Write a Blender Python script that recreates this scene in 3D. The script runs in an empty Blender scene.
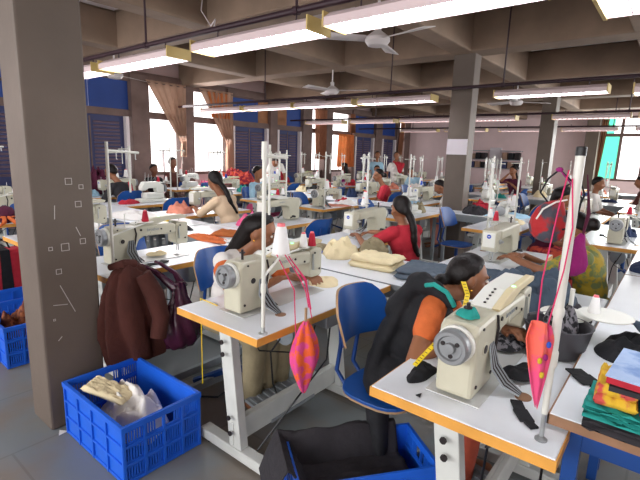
import bpy, math, random
from mathutils import Vector, Matrix, noise
random.seed(7)
SC = bpy.context.scene
COL = SC.collection
PI = math.pi

# ---------------------------------------------------------------- camera
H = 1.52
PIT, ROL, YAW = 0.191619, 0.03204, 0.673666
cy, sy = math.cos(YAW), math.sin(YAW)
F_ = Vector((cy*math.cos(PIT), sy*math.cos(PIT), -math.sin(PIT)))
R_ = Vector((sy, -cy, 0.0))
U_ = R_.cross(F_)
c_, s_ = math.cos(ROL), math.sin(ROL)
R2, U2 = c_*R_ + s_*U_, -s_*R_ + c_*U_
cam_d = bpy.data.cameras.new('camera')
cam_d.sensor_width = 36.0
cam_d.lens = 444.53*36/640
cam_d.clip_start = 0.05
cam = bpy.data.objects.new('camera', cam_d)
COL.objects.link(cam)
cam.matrix_world = Matrix(((R2.x, U2.x, -F_.x, 0), (R2.y, U2.y, -F_.y, 0), (R2.z, U2.z, -F_.z, H), (0, 0, 0, 1)))
SC.camera = cam

# ---------------------------------------------------------------- world, light, exposure
w = bpy.data.worlds.new('sky'); SC.world = w; w.use_nodes = True
bg = w.node_tree.nodes['Background']
bg.inputs[0].default_value = (1.0, 0.95, 0.95, 1); bg.inputs[1].default_value = 2.6
SC.view_settings.view_transform = 'Standard'
SC.view_settings.look = 'None'
SC.view_settings.gamma = 1.0
SC.view_settings.use_curve_mapping = False
SC.view_settings.exposure = 0.3
try:
    SC.cycles.use_denoising = True
    SC.cycles.max_bounces = 8
    SC.cycles.diffuse_bounces = 4
    SC.cycles.sample_clamp_indirect = 6
except Exception:
    pass

def area(name, loc, target, sx, sy_, power, color=(1, 1, 1)):
    d = bpy.data.lights.new(name, 'AREA'); d.shape = 'RECTANGLE'; d.size = sx; d.size_y = sy_
    d.energy = power; d.color = color
    o = bpy.data.objects.new(name, d); COL.objects.link(o); o.location = loc
    o.rotation_euler = (Vector(target)-Vector(loc)).to_track_quat('-Z', 'Y').to_euler()
    return o
# added area lights standing in for window daylight; right and back windows are unseen
area('daylight_fill_right', (11.0, -5.3, 2.1), (8.5, 5, 0.6), 11, 1.9, 420, (0.93, 0.97, 1.0))
area('daylight_fill_back', (-3.3, 3.4, 2.0), (4, 3.2, 0.8), 9, 1.8, 210, (0.95, 0.97, 1.0))
area('daylight_left', (6.4, 9.05, 1.9), (6.4, 4, 0.7), 2.4, 1.8, 90, (1.0, 0.93, 0.92))
area('daylight_far', (17.0, 0.4, 1.9), (10, 1, 0.7), 3.0, 1.8, 220, (0.97, 1.0, 0.98))

# ---------------------------------------------------------------- materials
def lin(h):
    h = h.lstrip('#'); out = []
    for i in (0, 2, 4):
        v = int(h[i:i+2], 16)/255
        out.append(v/12.92 if v <= 0.04045 else ((v+0.055)/1.055)**2.4)
    return out
MATS = {}
def mat(name, hexc, rough=0.6, metal=0.0, var=0.0, scale=20.0, bump=0.0, bscale=60.0, hex2=None, spec=0.4, alpha=None, emit=None):
    m = bpy.data.materials.new(name); m.use_nodes = True
    nt = m.node_tree; b = nt.nodes['Principled BSDF']
    c = lin(hexc)
    b.inputs['Base Color'].default_value = (*c, 1)
    b.inputs['Roughness'].default_value = rough
    b.inputs['Metallic'].default_value = metal
    b.inputs['Specular IOR Level'].default_value = spec
    if var > 0 or hex2:
        tc = nt.nodes.new('ShaderNodeTexCoord'); n = nt.nodes.new('ShaderNodeTexNoise')
        n.inputs['Scale'].default_value = scale; n.inputs['Detail'].default_value = 5
        nt.links.new(tc.outputs['Object'], n.inputs['Vector'])
        r = nt.nodes.new('ShaderNodeValToRGB')
        if hex2:
            c2 = lin(hex2); a = c
            r.color_ramp.elements[0].position = 0.46; r.color_ramp.elements[1].position = 0.54
        else:
            a = [max(0, x*(1-var)) for x in c]; c2 = [min(1, x*(1+var)) for x in c]
            r.color_ramp.elements[0].position = 0.3; r.color_ramp.elements[1].position = 0.7
        r.color_ramp.elements[0].color = (*a, 1); r.color_ramp.elements[1].color = (*c2, 1)
        nt.links.new(n.outputs['Fac'], r.inputs[0]); nt.links.new(r.outputs[0], b.inputs['Base Color'])
    if bump > 0:
        tc = nt.nodes.new('ShaderNodeTexCoord'); n = nt.nodes.new('ShaderNodeTexNoise')
        n.inputs['Scale'].default_value = bscale; n.inputs['Detail'].default_value = 4
        nt.links.new(tc.outputs['Object'], n.inputs['Vector'])
        bp = nt.nodes.new('ShaderNodeBump'); bp.inputs['Strength'].default_value = bump; bp.inputs['Distance'].default_value = 0.01
        nt.links.new(n.outputs['Fac'], bp.inputs['Height']); nt.links.new(bp.outputs[0], b.inputs['Normal'])
    if emit:
        b.inputs['Emission Color'].default_value = (*lin(emit[0]), 1); b.inputs['Emission Strength'].default_value = emit[1]
    if alpha is not None:
        b.inputs['Alpha'].default_value = alpha
    MATS[name] = m
    return m
M = MATS
mat('white_laminate', 'e2e7ec', 0.28, var=0.03, scale=6, spec=0.5)
mat('edge_wood', 'd79a45', 0.5, var=0.12, scale=9)
mat('edge_brown', '8d6a50', 0.5, var=0.1)
mat('cream_enamel', 'bcb9a4', 0.35, var=0.05, scale=14, spec=0.5)
mat('bed_metal', 'c9cbc8', 0.35, metal=.2)
mat('panel_beige', 'c9bb93', 0.45, var=0.04)
mat('frame_paint', 'c6c9c4', 0.45, var=0.06, scale=10)
mat('frame_grey', '8f969a', 0.5, var=0.06)
mat('steel', 'b9bcbd', 0.28, metal=0.8)
mat('steel_dull', '8f9294', 0.45, metal=0.5)
mat('black_plastic', '17181a', 0.45)
mat('dark_metal', '2c2627', 0.5, metal=0.3)
mat('pipe_paint', '35222a', 0.5)
mat('blue_plastic', '1d5fd0', 0.38, var=0.06, scale=8)
mat('blue_laminate', '144a92', 0.35, var=0.04)
mat('blue_paint', '153f80', 0.4)
mat('plywood', 'a58563', 0.6, var=0.1)
mat('stand_white', 'd8d9d0', 0.4)
mat('thread_white', 'ececea', 0.8, bump=0.3, bscale=300)
mat('thread_pink', 'd33468', 0.8)
mat('thread_red', 'b01530', 0.7)
mat('thread_blue', '2a4fae', 0.7)
mat('thread_green', '3f8a60', 0.7)
mat('thread_black', '1c1c20', 0.7)
mat('cone_plastic', 'f07a80', 0.5)
mat('skin', '8a5a3e', 0.5, var=0.08, scale=12)
mat('skin_dark', '70452f', 0.5, var=0.08, scale=12)
mat('hair', '120c0b', 0.45, bump=0.25, bscale=160, spec=.25)
mat('eye_white', 'd8d2cc', 0.3)
mat('lip', '7a3f35', 0.5)
mat('gold', 'd9a441', 0.25, metal=1)
mat('concrete', '84705f', 0.85, var=0.2, scale=1.6, bump=0.35, bscale=14)
mat('column_paint', '62574e', 0.6, var=0.12, scale=2.5, bump=0.15, bscale=20)
mat('column_white', 'd3ccd2', 0.6)
mat('chalk', 'b9b4b0', 0.9)
mat('wall_plaster', 'e6cdcd', 0.8, var=0.05, scale=2)
mat('timber_frame', '6e5a54', 0.7, var=0.15, scale=5)
mat('blue_board', '1c3f88', 0.55, var=0.08, scale=3)
mat('blue_louver', '343a62', 0.6, var=0.08)
mat('louver_slat', '6b5a68', 0.6)
mat('white_trim', 'd8cfd0', 0.6)
mat('wood_board', '9b6a48', 0.7, var=0.15, scale=6)
mat('curtain_tan', 'b49480', 0.85, var=0.1, scale=4)
mat('curtain_orange', 'cf7f4c', 0.85, var=0.15, scale=5)
mat('curtain_brown', 'a06e55', 0.85, var=0.15, scale=6)
mat('green_film', '55c9a4', 0.5)
mat('lamp_body', 'd9c5c6', 0.5)
mat('lamp_end', 'c9b070', 0.5)
mat('fan_white', 'cfc8c6', 0.4)

def floor_mat():
    m = bpy.data.materials.new('slate_floor'); m.use_nodes = True; nt = m.node_tree; b = nt.nodes['Principled BSDF']
    tc = nt.nodes.new('ShaderNodeTexCoord')
    br = nt.nodes.new('ShaderNodeTexBrick'); br.offset = 0.5
    br.inputs['Scale'].default_value = 1.0; br.inputs['Mortar Size'].default_value = 0.006
    br.inputs['Brick Width'].default_value = 0.6; br.inputs['Row Height'].default_value = 0.6
    br.inputs['Color1'].default_value = (*lin('6d7375'), 1); br.inputs['Color2'].default_value = (*lin('767873'), 1); br.inputs['Mortar'].default_value = (*lin('55595a'), 1)
    nt.links.new(tc.outputs['Object'], br.inputs['Vector'])
    n = nt.nodes.new('ShaderNodeTexNoise'); n.inputs['Scale'].default_value = 1.7; n.inputs['Detail'].default_value = 8
    nt.links.new(tc.outputs['Object'], n.inputs['Vector'])
    r = nt.nodes.new('ShaderNodeValToRGB')
    r.color_ramp.elements[0].position = 0.40; r.color_ramp.elements[0].color = (*lin('8d7a68'), 1)
    r.color_ramp.elements[1].position = 0.55; r.color_ramp.elements[1].color = (*lin('82898c'), 1)
    nt.links.new(n.outputs['Fac'], r.inputs[0])
    mx = nt.nodes.new('ShaderNodeMix'); mx.data_type = 'RGBA'; mx.inputs[0].default_value = 0.5
    nt.links.new(br.outputs['Color'], mx.inputs[6]); nt.links.new(r.outputs[0], mx.inputs[7])
    nt.links.new(mx.outputs[2], b.inputs['Base Color'])
    b.inputs['Roughness'].default_value = 0.42
    n2 = nt.nodes.new('ShaderNodeTexNoise'); n2.inputs['Scale'].default_value = 9
    nt.links.new(tc.outputs['Object'], n2.inputs['Vector'])
    bp = nt.nodes.new('ShaderNodeBump'); bp.inputs['Strength'].default_value = 0.15; bp.inputs['Distance'].default_value = 0.01
    nt.links.new(n2.outputs['Fac'], bp.inputs['Height']); nt.links.new(bp.outputs[0], b.inputs['Normal'])
    MATS['slate_floor'] = m
floor_mat()
def emis(name, hexc, strength):
    m = bpy.data.materials.new(name); m.use_nodes = True; nt = m.node_tree
    b = nt.nodes['Principled BSDF']; b.inputs['Base Color'].default_value = (0.8, 0.8, 0.8, 1)
    b.inputs['Emission Color'].default_value = (*lin(hexc), 1); b.inputs['Emission Strength'].default_value = strength
    MATS[name] = m
emis('tube_light', 'f4f8ff', 12.0)
emis('tube_dim', 'ffe9e4', 2.2)
emis('green_led', '30ff70', 4.0)

for n_, t_ in (('green_film', .9), ('curtain_tan', .3), ('curtain_orange', .45), ('curtain_brown', .35)):
    b_ = M[n_].node_tree.nodes['Principled BSDF']; b_.inputs['Transmission Weight'].default_value = t_; b_.inputs['Roughness'].default_value = .9; b_.inputs['IOR'].default_value = 1.05
# ---------------------------------------------------------------- mesh helpers
class MB:
    def __init__(s): s.v = []; s.f = []; s.m = []; s.mi = 0
    def add(s, vs, fs):
        o = len(s.v); s.v += [tuple(v) for v in vs]
        for f in fs: s.f.append(tuple(i+o for i in f)); s.m.append(s.mi)
        return s
    def box(s, x0, x1, y0, y1, z0, z1, rot=None, piv=None):
        vs = [Vector((x, y, z)) for z in (z0, z1) for y in (y0, y1) for x in (x0, x1)]
        if rot is not None:
            p = Vector(piv) if piv is not None else Vector(((x0+x1)/2, (y0+y1)/2, (z0+z1)/2))
            vs = [rot @ (v-p) + p for v in vs]
        return s.add(vs, [(0, 2, 3, 1), (4, 5, 7, 6), (0, 1, 5, 4), (2, 6, 7, 3), (0, 4, 6, 2), (1, 3, 7, 5)])
    def bar(s, p0, p1, wx, wz, up=(0, 0, 1)):
        p0, p1 = Vector(p0), Vector(p1); d = (p1-p0).normalized(); u = Vector(up)
        if abs(d.dot(u)) > 0.98: u = Vector((1, 0, 0))
        a = d.cross(u).normalized(); b = a.cross(d).normalized()
        vs = [p + a*i*wx/2 + b*j*wz/2 for p in (p0, p1) for (i, j) in ((-1, -1), (1, -1), (1, 1), (-1, 1))]
        return s.add(vs, [(0, 1, 2, 3), (7, 6, 5, 4), (0, 4, 5, 1), (1, 5, 6, 2), (2, 6, 7, 3), (3, 7, 4, 0)])
    def tube(s, pts, r, n=8, cap=True):
        pts = [Vector(p) for p in pts]; rs = r if isinstance(r, (list, tuple)) else [r]*len(pts)
        vs = []; fs = []; prev = None
        for i, p in enumerate(pts):
            d = (pts[min(i+1, len(pts)-1)]-pts[max(i-1, 0)])
            if d.length < 1e-9: d = Vector((0, 0, 1))
            d.normalize()
            if prev is None:
                u = Vector((0, 0, 1)) if abs(d.z) < 0.9 else Vector((1, 0, 0)); a = d.cross(u).normalized()
            else:
                a = (prev - d*prev.dot(d))
                a = a.normalized() if a.length > 1e-6 else d.orthogonal().normalized()
            prev = a; b = d.cross(a)
            for k in range(n):
                t = 2*PI*k/n; vs.append(p + (a*math.cos(t)+b*math.sin(t))*rs[i])
        for i in range(len(pts)-1):
            for k in range(n):
                k2 = (k+1) % n; fs.append((i*n+k, i*n+k2, (i+1)*n+k2, (i+1)*n+k))
        if cap:
            fs.append(tuple(range(n-1, -1, -1))); fs.append(tuple((len(pts)-1)*n+k for k in range(n)))
        return s.add(vs, fs)
    def lathe(s, prof, c=(0, 0, 0), ax='z', n=16):
        c = Vector(c); vs = []; fs = []
        for (r, h) in prof:
            for k in range(n):
                t = 2*PI*k/n; a, b = r*math.cos(t), r*math.sin(t)
                vs.append(c + (Vector((a, b, h)) if ax == 'z' else Vector((h, a, b)) if ax == 'x' else Vector((b, h, a))))
        for i in range(len(prof)-1):
            for k in range(n):
                k2 = (k+1) % n; fs.append((i*n+k, i*n+k2, (i+1)*n+k2, (i+1)*n+k))
        fs.append(tuple(range(n-1, -1, -1))); fs.append(tuple((len(prof)-1)*n+k for k in range(n)))
        return s.add(vs, fs)
    def prism(s, poly, lo, hi, ax='y'):
        n = len(poly)
        def P(a, b, h): return (a, h, b) if ax == 'y' else (h, a, b) if ax == 'x' else (a, b, h)
        vs = [P(a, b, lo) for a, b in poly]+[P(a, b, hi) for a, b in poly]
        fs = [tuple(range(n)), tuple(range(2*n-1, n-1, -1))]
        for i in range(n):
            j = (i+1) % n; fs.append((i, i+n, j+n, j))
        return s.add(vs, fs)
    def ell(s, c, r, n=12, m=8, rot=None):
        c = Vector(c); vs = []; fs = []
        for i in range(m+1):
            ph = PI*i/m
            for k in range(n):
                t = 2*PI*k/n
                v = Vector((r[0]*math.sin(ph)*math.cos(t), r[1]*math.sin(ph)*math.sin(t), r[2]*math.cos(ph)))
                if rot is not None: v = rot @ v
                vs.append(c+v)
        for i in range(m):
            for k in range(n):
                k2 = (k+1) % n; fs.append((i*n+k, (i+1)*n+k, (i+1)*n+k2, i*n+k2))
        return s.add(vs, fs)
    def cap(s, p0, p1, r0, r1, n=10, fl=1.0, fdir=None):
        """tapered capsule; fl flattens the section along fdir"""
        p0, p1 = Vector(p0), Vector(p1); d = p1-p0; L = d.length or 1e-6; d.normalize()
        fd = Vector(fdir) if fdir is not None else (Vector((0, 0, 1)) if abs(d.z) < 0.9 else Vector((0, 1, 0)))
        b = (fd-d*fd.dot(d)).normalized(); a = d.cross(b)
        rings = []
        for t in (-90, -60, -30, 0): rings.append((p0+d*(math.sin(math.radians(t))*r0), math.cos(math.radians(t))*r0))
        for t in (0, 30, 60, 90): rings.append((p1+d*(math.sin(math.radians(t))*r1), math.cos(math.radians(t))*r1))
        vs = []; fs = []
        for p, r in rings:
            r = max(r, 1e-4)
            for k in range(n):
                t = 2*PI*k/n; vs.append(p+a*math.cos(t)*r+b*math.sin(t)*r*fl)
        for i in range(len(rings)-1):
            for k in range(n):
                k2 = (k+1) % n; fs.append((i*n+k, i*n+k2, (i+1)*n+k2, (i+1)*n+k))
        return s.add(vs, fs)
    def grid(s, fn, nu, nv, thick=None):
        vs = [fn(i/nu, j/nv) for j in range(nv+1) for i in range(nu+1)]
        fs = [(j*(nu+1)+i, j*(nu+1)+i+1, (j+1)*(nu+1)+i+1, (j+1)*(nu+1)+i) for j in range(nv) for i in range(nu)]
        return s.add(vs, fs)
    def mesh(s, name, mats):
        me = bpy.data.meshes.new(name); me.from_pydata(s.v, [], s.f)
        for m in (mats if isinstance(mats, (list, tuple)) else [mats]): me.materials.append(MATS[m] if isinstance(m, str) else m)
        me.polygons.foreach_set('material_index', s.m)
        return me
    def build(s, name, mats, parent=None, bev=0, smooth=35, loc=None, solid=0, sub=0):
        me = s.mesh(name, mats)
        import bmesh
        bm = bmesh.new(); bm.from_mesh(me); bmesh.ops.recalc_face_normals(bm, faces=bm.faces); bm.to_mesh(me); bm.free()
        if smooth:
            me.polygons.foreach_set('use_smooth', [True]*len(me.polygons))
            try: me.set_sharp_from_angle(angle=math.radians(smooth))
            except Exception: pass
        o = bpy.data.objects.new(name, me); COL.objects.link(o)
        if parent is not None: o.parent = parent
        if loc is not None: o.location = loc
        if solid:
            md = o.modifiers.new('solid', 'SOLIDIFY'); md.thickness = solid; md.offset = 0
        if sub:
            md = o.modifiers.new('sub', 'SUBSURF'); md.levels = sub; md.render_levels = sub
        if bev:
            md = o.modifiers.new('bevel', 'BEVEL'); md.width = bev; md.segments = 2; md.limit_method = 'ANGLE'; md.angle_limit = math.radians(40)
        return o

def thing(name, label, cat, loc=(0, 0, 0), rz=0, group=None):
    o = bpy.data.objects.new(name, None); COL.objects.link(o); o.empty_display_size = 0.1
    o.location = loc; o.rotation_euler = (0, 0, rz)
    return tag(o, label, cat, group)
def tag(o, label, cat, group=None, kind=None):
    o['label'] = label; o['category'] = cat
    if group: o['group'] = group
    if kind: o['kind'] = kind
    return o
def struct(o): o['kind'] = 'structure'; return o
def copy_tree(o, parent=None):
    c = o.copy(); COL.objects.link(c)
    if parent is not None: c.parent = parent
    for ch in [x for x in bpy.data.objects if x.parent == o]: copy_tree(ch, c)
    return c
KIDS = {}
def kids(o):
    if o.name not in KIDS: KIDS[o.name] = [x for x in bpy.data.objects if x.parent == o]
    return KIDS[o.name]
def dup(o, loc, rz, label, group=None, parent=None):
    def rec(q, p):
        c = q.copy(); COL.objects.link(c)
        if p is not None: c.parent = p
        for ch in kids(q): rec(ch, c)
        return c
    c = rec(o, parent); c.location = loc; c.rotation_euler = (0, 0, rz)
    if label: c['label'] = label
    if group: c['group'] = group
    return c
def nz(x, y=0, z=0): return noise.noise(Vector((x, y, z)))

# ---------------------------------------------------------------- room shell
XW0, XW1, YW0, YW1 = -3.5, 17.4, -5.5, 9.3
ZC, ZB = 3.45, 2.95
struct(MB().box(XW0-0.3, XW1+0.3, YW0-0.3, YW1+0.3, -0.2, 0).build('floor', 'slate_floor', smooth=0))
BX = [0.95, 3.70, 6.45, 9.18, 11.9, 14.6]
BY = [-3.7, -1.6, 0.5, 2.62, 4.75, 6.87]
m = MB().box(XW0-0.3, XW1+0.3, YW0-0.3, YW1+0.3, ZC, ZC+0.2)
struct(m.build('ceiling', 'concrete', smooth=0))
for i, x in enumerate(BX):
    struct(MB().box(x-0.19, x+0.19, YW0, YW1, ZB, ZC).build('trim_%d' % (i+1), 'concrete', smooth=0, bev=0.02))
for i, y in enumerate(BY):
    struct(MB().box(XW0, XW1, y-0.15, y+0.15, ZB+0.003, ZC-0.001).build('trim_%d' % (i+11), 'concrete', smooth=0, bev=0.02))
# whitewashed slab panels between the ribs
mp = MB()
for i in range(len(BX)-1):
    for j in range(len(BY)-1):
        if (i+j) % 2 == 0: mp.box(BX[i]+0.25, BX[i+1]-0.25, BY[j]+0.2, BY[j+1]-0.2, ZC-0.012, ZC-0.002)
struct(mp.build('trim_30', 'white_trim', smooth=0))

# columns: window wall side is +y
def column(n, x0, x1, y0, y1, band=None):
    o = struct(MB().box(x0, x1, y0, y1, 0, ZB+0.05).build('trim_%d' % n, 'column_paint', smooth=0, bev=0.012))
    if band:
        MB().box(x0-0.004, x0+0.02, y0+0.004, y1-0.004, *band).build('painted_band', 'column_white', o, smooth=0)
    return o
c1 = column(40, 0.80, 1.10, 2.45, 2.70)
c2 = column(41, 6.38, 6.62, 2.45, 2.76, (1.57, 1.79))
c3 = column(42, 11.4, 11.75, 2.42, 2.72)
column(43, 16.9, XW1, 2.25, 2.62)
column(44, 16.9, XW1, -2.9, -2.6)
# chalk squares scribbled on the nearest column's face
mk = MB()
def chalk_sq(x, z, s):
    e = 0.003; y = 2.4495
    for a in ((x-s, x+s, z+s-e, z+s), (x-s, x+s, z-s, z-s+e), (x-s, x-s+e, z-s, z+s), (x+s-e, x+s, z-s, z+s)):
        mk.box(a[0], a[1], y-0.001, y+0.003, a[2], a[3])
for x, z, s in ((0.98, 1.34, .017), (1.04, 1.31, .012), (1.02, 1.22, .016), (0.94, 1.0, .02), (0.90, .875, .014), (0.86, .62, .006), (1.03, 1.02, .015), (0.87, 1.0, .01)): chalk_sq(x, z, s)
for a, b in (((0.90, 0.80), (0.965, 0.64)), ((0.87, 0.5), (0.89, .52)), ((1.0, 1.1), (1.02, 1.05)), ((.9, 1.15), (.905, 1.22)), ((.86, .7), (.93, .69))):
    mk.bar((a[0], 2.449, a[1]), (b[0], 2.449, b[1]), 0.003, 0.003)
mk.build('chalk_mark', 'chalk', c1, smooth=0)

# window wall (y = YW1)
nt = [50]
def tr(mb, matn, parent=None, name=None, bev=0):
    nt[0] += 1
    return struct(mb.build(name or 'trim_%d' % nt[0], matn, parent, smooth=0, bev=bev))
struct(MB().box(XW0, XW1, YW1+0.06, YW1+0.26, 0, 0.95).box(XW0, 1.5, YW1+.06, YW1+.26, .95, ZC).box(XW0, XW1, YW1+0.06, YW1+0.26, 3.05, ZC)
       .build('wall_left', 'wall_plaster', smooth=0))
for a, b in ((5.03, 5.44), (6.22, 6.58), (7.6, 7.72), (9.12, 9.4), (10.52, 10.95), (11.6, 12.0), (13.15, 13.32), (14.7, 15.15), (16.3, 16.5), (16.95, 17.4), (1.3, 1.5), (3.2, 3.4)):
    tr(MB().box(a, b, YW1-0.12, YW1+0.12, 0, ZB+0.1), 'timber_frame', bev=0.01)
tr(MB().box(1.5, XW1, YW1-0.05, YW1+0.08, 2.16, 2.30), 'timber_frame')
tr(MB().box(1.5, XW1, YW1-0.07, YW1+0.08, 2.88, 3.1), 'timber_frame')
# blue boards above, louvred doors below
def boards(x0, x1, spec):
    for k, (a, b, mn) in enumerate(spec):
        tr(MB().box(a+.01, b-.01, YW1+0.0, YW1+0.05, 2.30, 2.89), mn)
boards(0, 0, [(1.5, 2.35, 'blue_board'), (2.35, 3.2, 'blue_board'), (3.4, 4.2, 'blue_board'), (4.2, 5.03, 'blue_board'), (7.72, 8.75, 'blue_board'), (8.75, 9.15, 'wood_board'), (9.35, 9.9, 'wood_board'), (9.9, 10.52, 'blue_board'), (13.32, 14.7, 'blue_board'), (15.15, 16.3, 'blue_board')])
dn = [0]
def louver_door(x0, x1):
    dn[0] += 1
    o = struct(MB().box(x0, x1, YW1+0.01, YW1+0.045, 0.02, 2.17).build('door_%d' % dn[0], 'blue_louver', smooth=0))
    mid = (x0+x1)/2; s = MB()
    for a, b in ((x0+.1, mid-.07), (mid+.07, x1-.1)):
        z = 0.95
        while z < 2.03:
            s.box(a, b, YW1-0.015, YW1+0.015, z, z+0.035, Matrix.Rotation(0.6, 3, 'X')); z += 0.075
    s.build('louver_slats', 'louver_slat', o, smooth=0)
    MB().box(mid-.012, mid+.012, YW1-0.005, YW1+0.01, .05, 2.12).build('meeting_strip', 'timber_frame', o, smooth=0)
    MB().box(x0-.07, x0, YW1-0.10, YW1+0.05, 0, 2.16).box(x1, x1+.07, YW1-0.10, YW1+0.05, 0, 2.16).build('white_jamb', 'white_trim', o, smooth=0)
for a, b in ((1.6, 3.1), (3.5, 4.9), (7.85, 9.0), (9.5, 10.4), (13.45, 14.55), (15.3, 16.2)): louver_door(a, b)
# open windows with frames
def window(n, x0, x1):
    o = struct(MB().box(x0, x1, YW1-.01, YW1+.05, .93, 1.0).box(x0, x1, YW1, YW1+.05, 2.16, 2.26).build('window_%d' % n, 'timber_frame', smooth=0))
    MB().box((x0+x1)/2-.015, (x0+x1)/2+.015, YW1+.01, YW1+.04, 1.0, 1.5).build('mullion', 'white_trim', o, smooth=0)
for n, (a, b) in enumerate(((5.44, 6.22), (6.58, 7.6), (10.95, 11.6), (12.0, 13.15), (16.5, 16.95))): window(n+1, a, b)
# far wall x = XW1 : plastered, with a glazed opening to the right
struct(MB().box(XW1, XW1+.2, 2.3, YW1+.3, 0, ZC).box(XW1, XW1+.2, YW0, 2.3, 0, .95).box(XW1, XW1+.2, YW0, 2.3, 3.0, ZC).box(XW1, XW1+.2, YW0, -2.6, .9, ZC)
       .build('wall_far', 'wall_plaster', smooth=0))
wf = struct(MB().box(XW1, XW1+.08, -2.6, 2.3, 2.36, 2.46).box(XW1, XW1+.08, -2.6, 2.3, .95, 1.02).box(XW1, XW1+.08, -2.6, 2.3, 2.93, 3.0).build('window_6', 'timber_frame', smooth=0))
for y in (2.24, 1.69, 1.05, .3, -.5, -1.3, -2.1):
    MB().box(XW1-.01, XW1+.07, y-.04, y+.04, .95, 3.0).build('mullion', 'timber_frame', wf, smooth=0)
MB().box(XW1+.04, XW1+.05, 1.73, 2.2, 1.02, 2.36).box(XW1+.04, XW1+.05, 1.9, 2.2, 2.46, 2.93).build('green_pane', 'green_film', wf, smooth=0)
def curtain_far(u, v):
    return (XW1-.12+.03*math.sin(u*22), 2.28-.22*u*(0.5+0.5*v), 1.0+v*1.9)
# unseen right and back walls, openings shaped to let sky light in
struct(MB().box(XW0, XW1, YW0-.2, YW0, 0, 1.0).box(XW0, 4.6, YW0-.2, YW0, 1.0, 2.95).box(XW0, XW1, YW0-.2, YW0, 2.95, ZC).build('wall_right', 'wall_plaster', smooth=0))
struct(MB().box(XW0-.2, XW0, YW0, YW1, 0, 1.0).box(XW0-.2, XW0, YW0, YW1, 2.95, ZC).build('wall_back', 'wall_plaster', smooth=0))

# curtains on the window wall
def curtain(label, x0, x1, z0, z1, matn, shape, group=None):
    def fn(u, v):
        a, b = shape(v)
        x = x0+(x1-x0)*(a+(b-a)*u)
        return (x, YW1-.2+.028*math.sin(u*34+2*v)*(0.4+v), z1-(z1-z0)*v)
    o = MB().grid(fn, 60, 30).build('curtain', matn, solid=0.004)
    return tag(o, label, 'curtain', group)
curtain('pale tan curtain swept to the right side of the first open window', 5.3, 6.35, 1.35, 2.95, 'curtain_tan', lambda v: (min(0.82, 0.02+1.0*v), 0.97-.05*v))
curtain('pale tan curtain gathered at the right edge of the second window', 6.6, 7.72, 1.0, 2.95, 'curtain_tan', lambda v: (min(0.78, 0.06+1.1*v), 0.98))
curtain('short orange cloth hung over the top of the second window', 6.62, 7.6, 2.3, 2.9, 'curtain_orange', lambda v: (0.25+.2*v, 0.96))
curtain('thin brown curtain covering the third window between the wooden post and pillar', 10.95, 11.62, 1.35, 2.9, 'curtain_brown', lambda v: (0.0+.2*v, 0.95-.1*v))
curtain('orange brown cloth covering the lower part of the fourth window', 12.2, 13.15, 1.1, 2.2, 'curtain_orange', lambda v: (0.02, 0.98))
curtain('narrow orange cloth over the upper right of the fourth window', 12.75, 13.15, 2.25, 2.9, 'curtain_brown', lambda v: (0.3, 1.0))
curtain('tan curtain hanging slanted beside the last window near the far corner', 16.25, 16.8, 1.0, 2.9, 'curtain_brown', lambda v: (0.3-.3*v, 0.9-.35*v))
tag(MB().grid(curtain_far, 30, 8).build('curtain', 'curtain_brown', solid=.004), 'pinkish curtain beside the green pane of the far right window', 'curtain')

tr(MB().tube([(5.2, YW1-.19, 2.90), (16.9, YW1-.19, 2.90)], .012, 8), 'timber_frame')
# shelves and boards on the far wall
sh = thing('wall_shelf', 'dark shelf of small folded goods left of the white board on the far wall', 'shelf', (XW1, 6.15, 1.2))
MB().box(-.3, 0, -.35, .35, -.02, 0).box(-.3, 0, -.35, .35, .3, .32).box(-.3, 0, -.35, .35, .62, .64).build('shelf_board', 'frame_grey', sh, smooth=0)
def goods(px, py, pz, n, seed, label):
    cn = ('black', 'tan', 'blue', 'brown')
    pos = ('middle', 'left', 'right')
    lv = ('lower', 'upper')
    random.seed(seed)
    for k in range(n):
        o = MB().box(-.1, .1, -.09, .09, 0, .2+.06*random.random()).build('folded_bundle', ['thread_black', 'curtain_tan', 'blue_louver', 'dark_metal'][k % 4], bev=.02, loc=(px-.15, py+(k % 3-1)*.22, pz+(k//3)*.32))
        tag(o, cn[k % 4]+' folded '+label.replace('small dark ', '')+', %s row, %s place' % (lv[k//3], pos[(k % 3)]), 'bundle', label)
goods(XW1, 6.15, 1.2, 6, 3, 'small dark bundle on the left wall shelf')
sh2 = thing('wall_shelf', 'dark shelf of small folded goods right of the white board on the far wall', 'shelf', (XW1, 4.95, 1.2))
MB().box(-.3, 0, -.35, .35, -.02, 0).box(-.3, 0, -.35, .35, .3, .32).box(-.3, 0, -.35, .35, .62, .64).build('shelf_board', 'frame_grey', sh2, smooth=0)
goods(XW1, 4.95, 1.2, 6, 5, 'small dark bundle on the right wall shelf')
wb = tag(MB().box(XW1-.05, XW1, 5.35, 5.78, 1.2, 1.95).build('notice_board', 'column_white', bev=.01), 'plain pinkish white board between the two shelves on the far wall', 'board')

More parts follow.
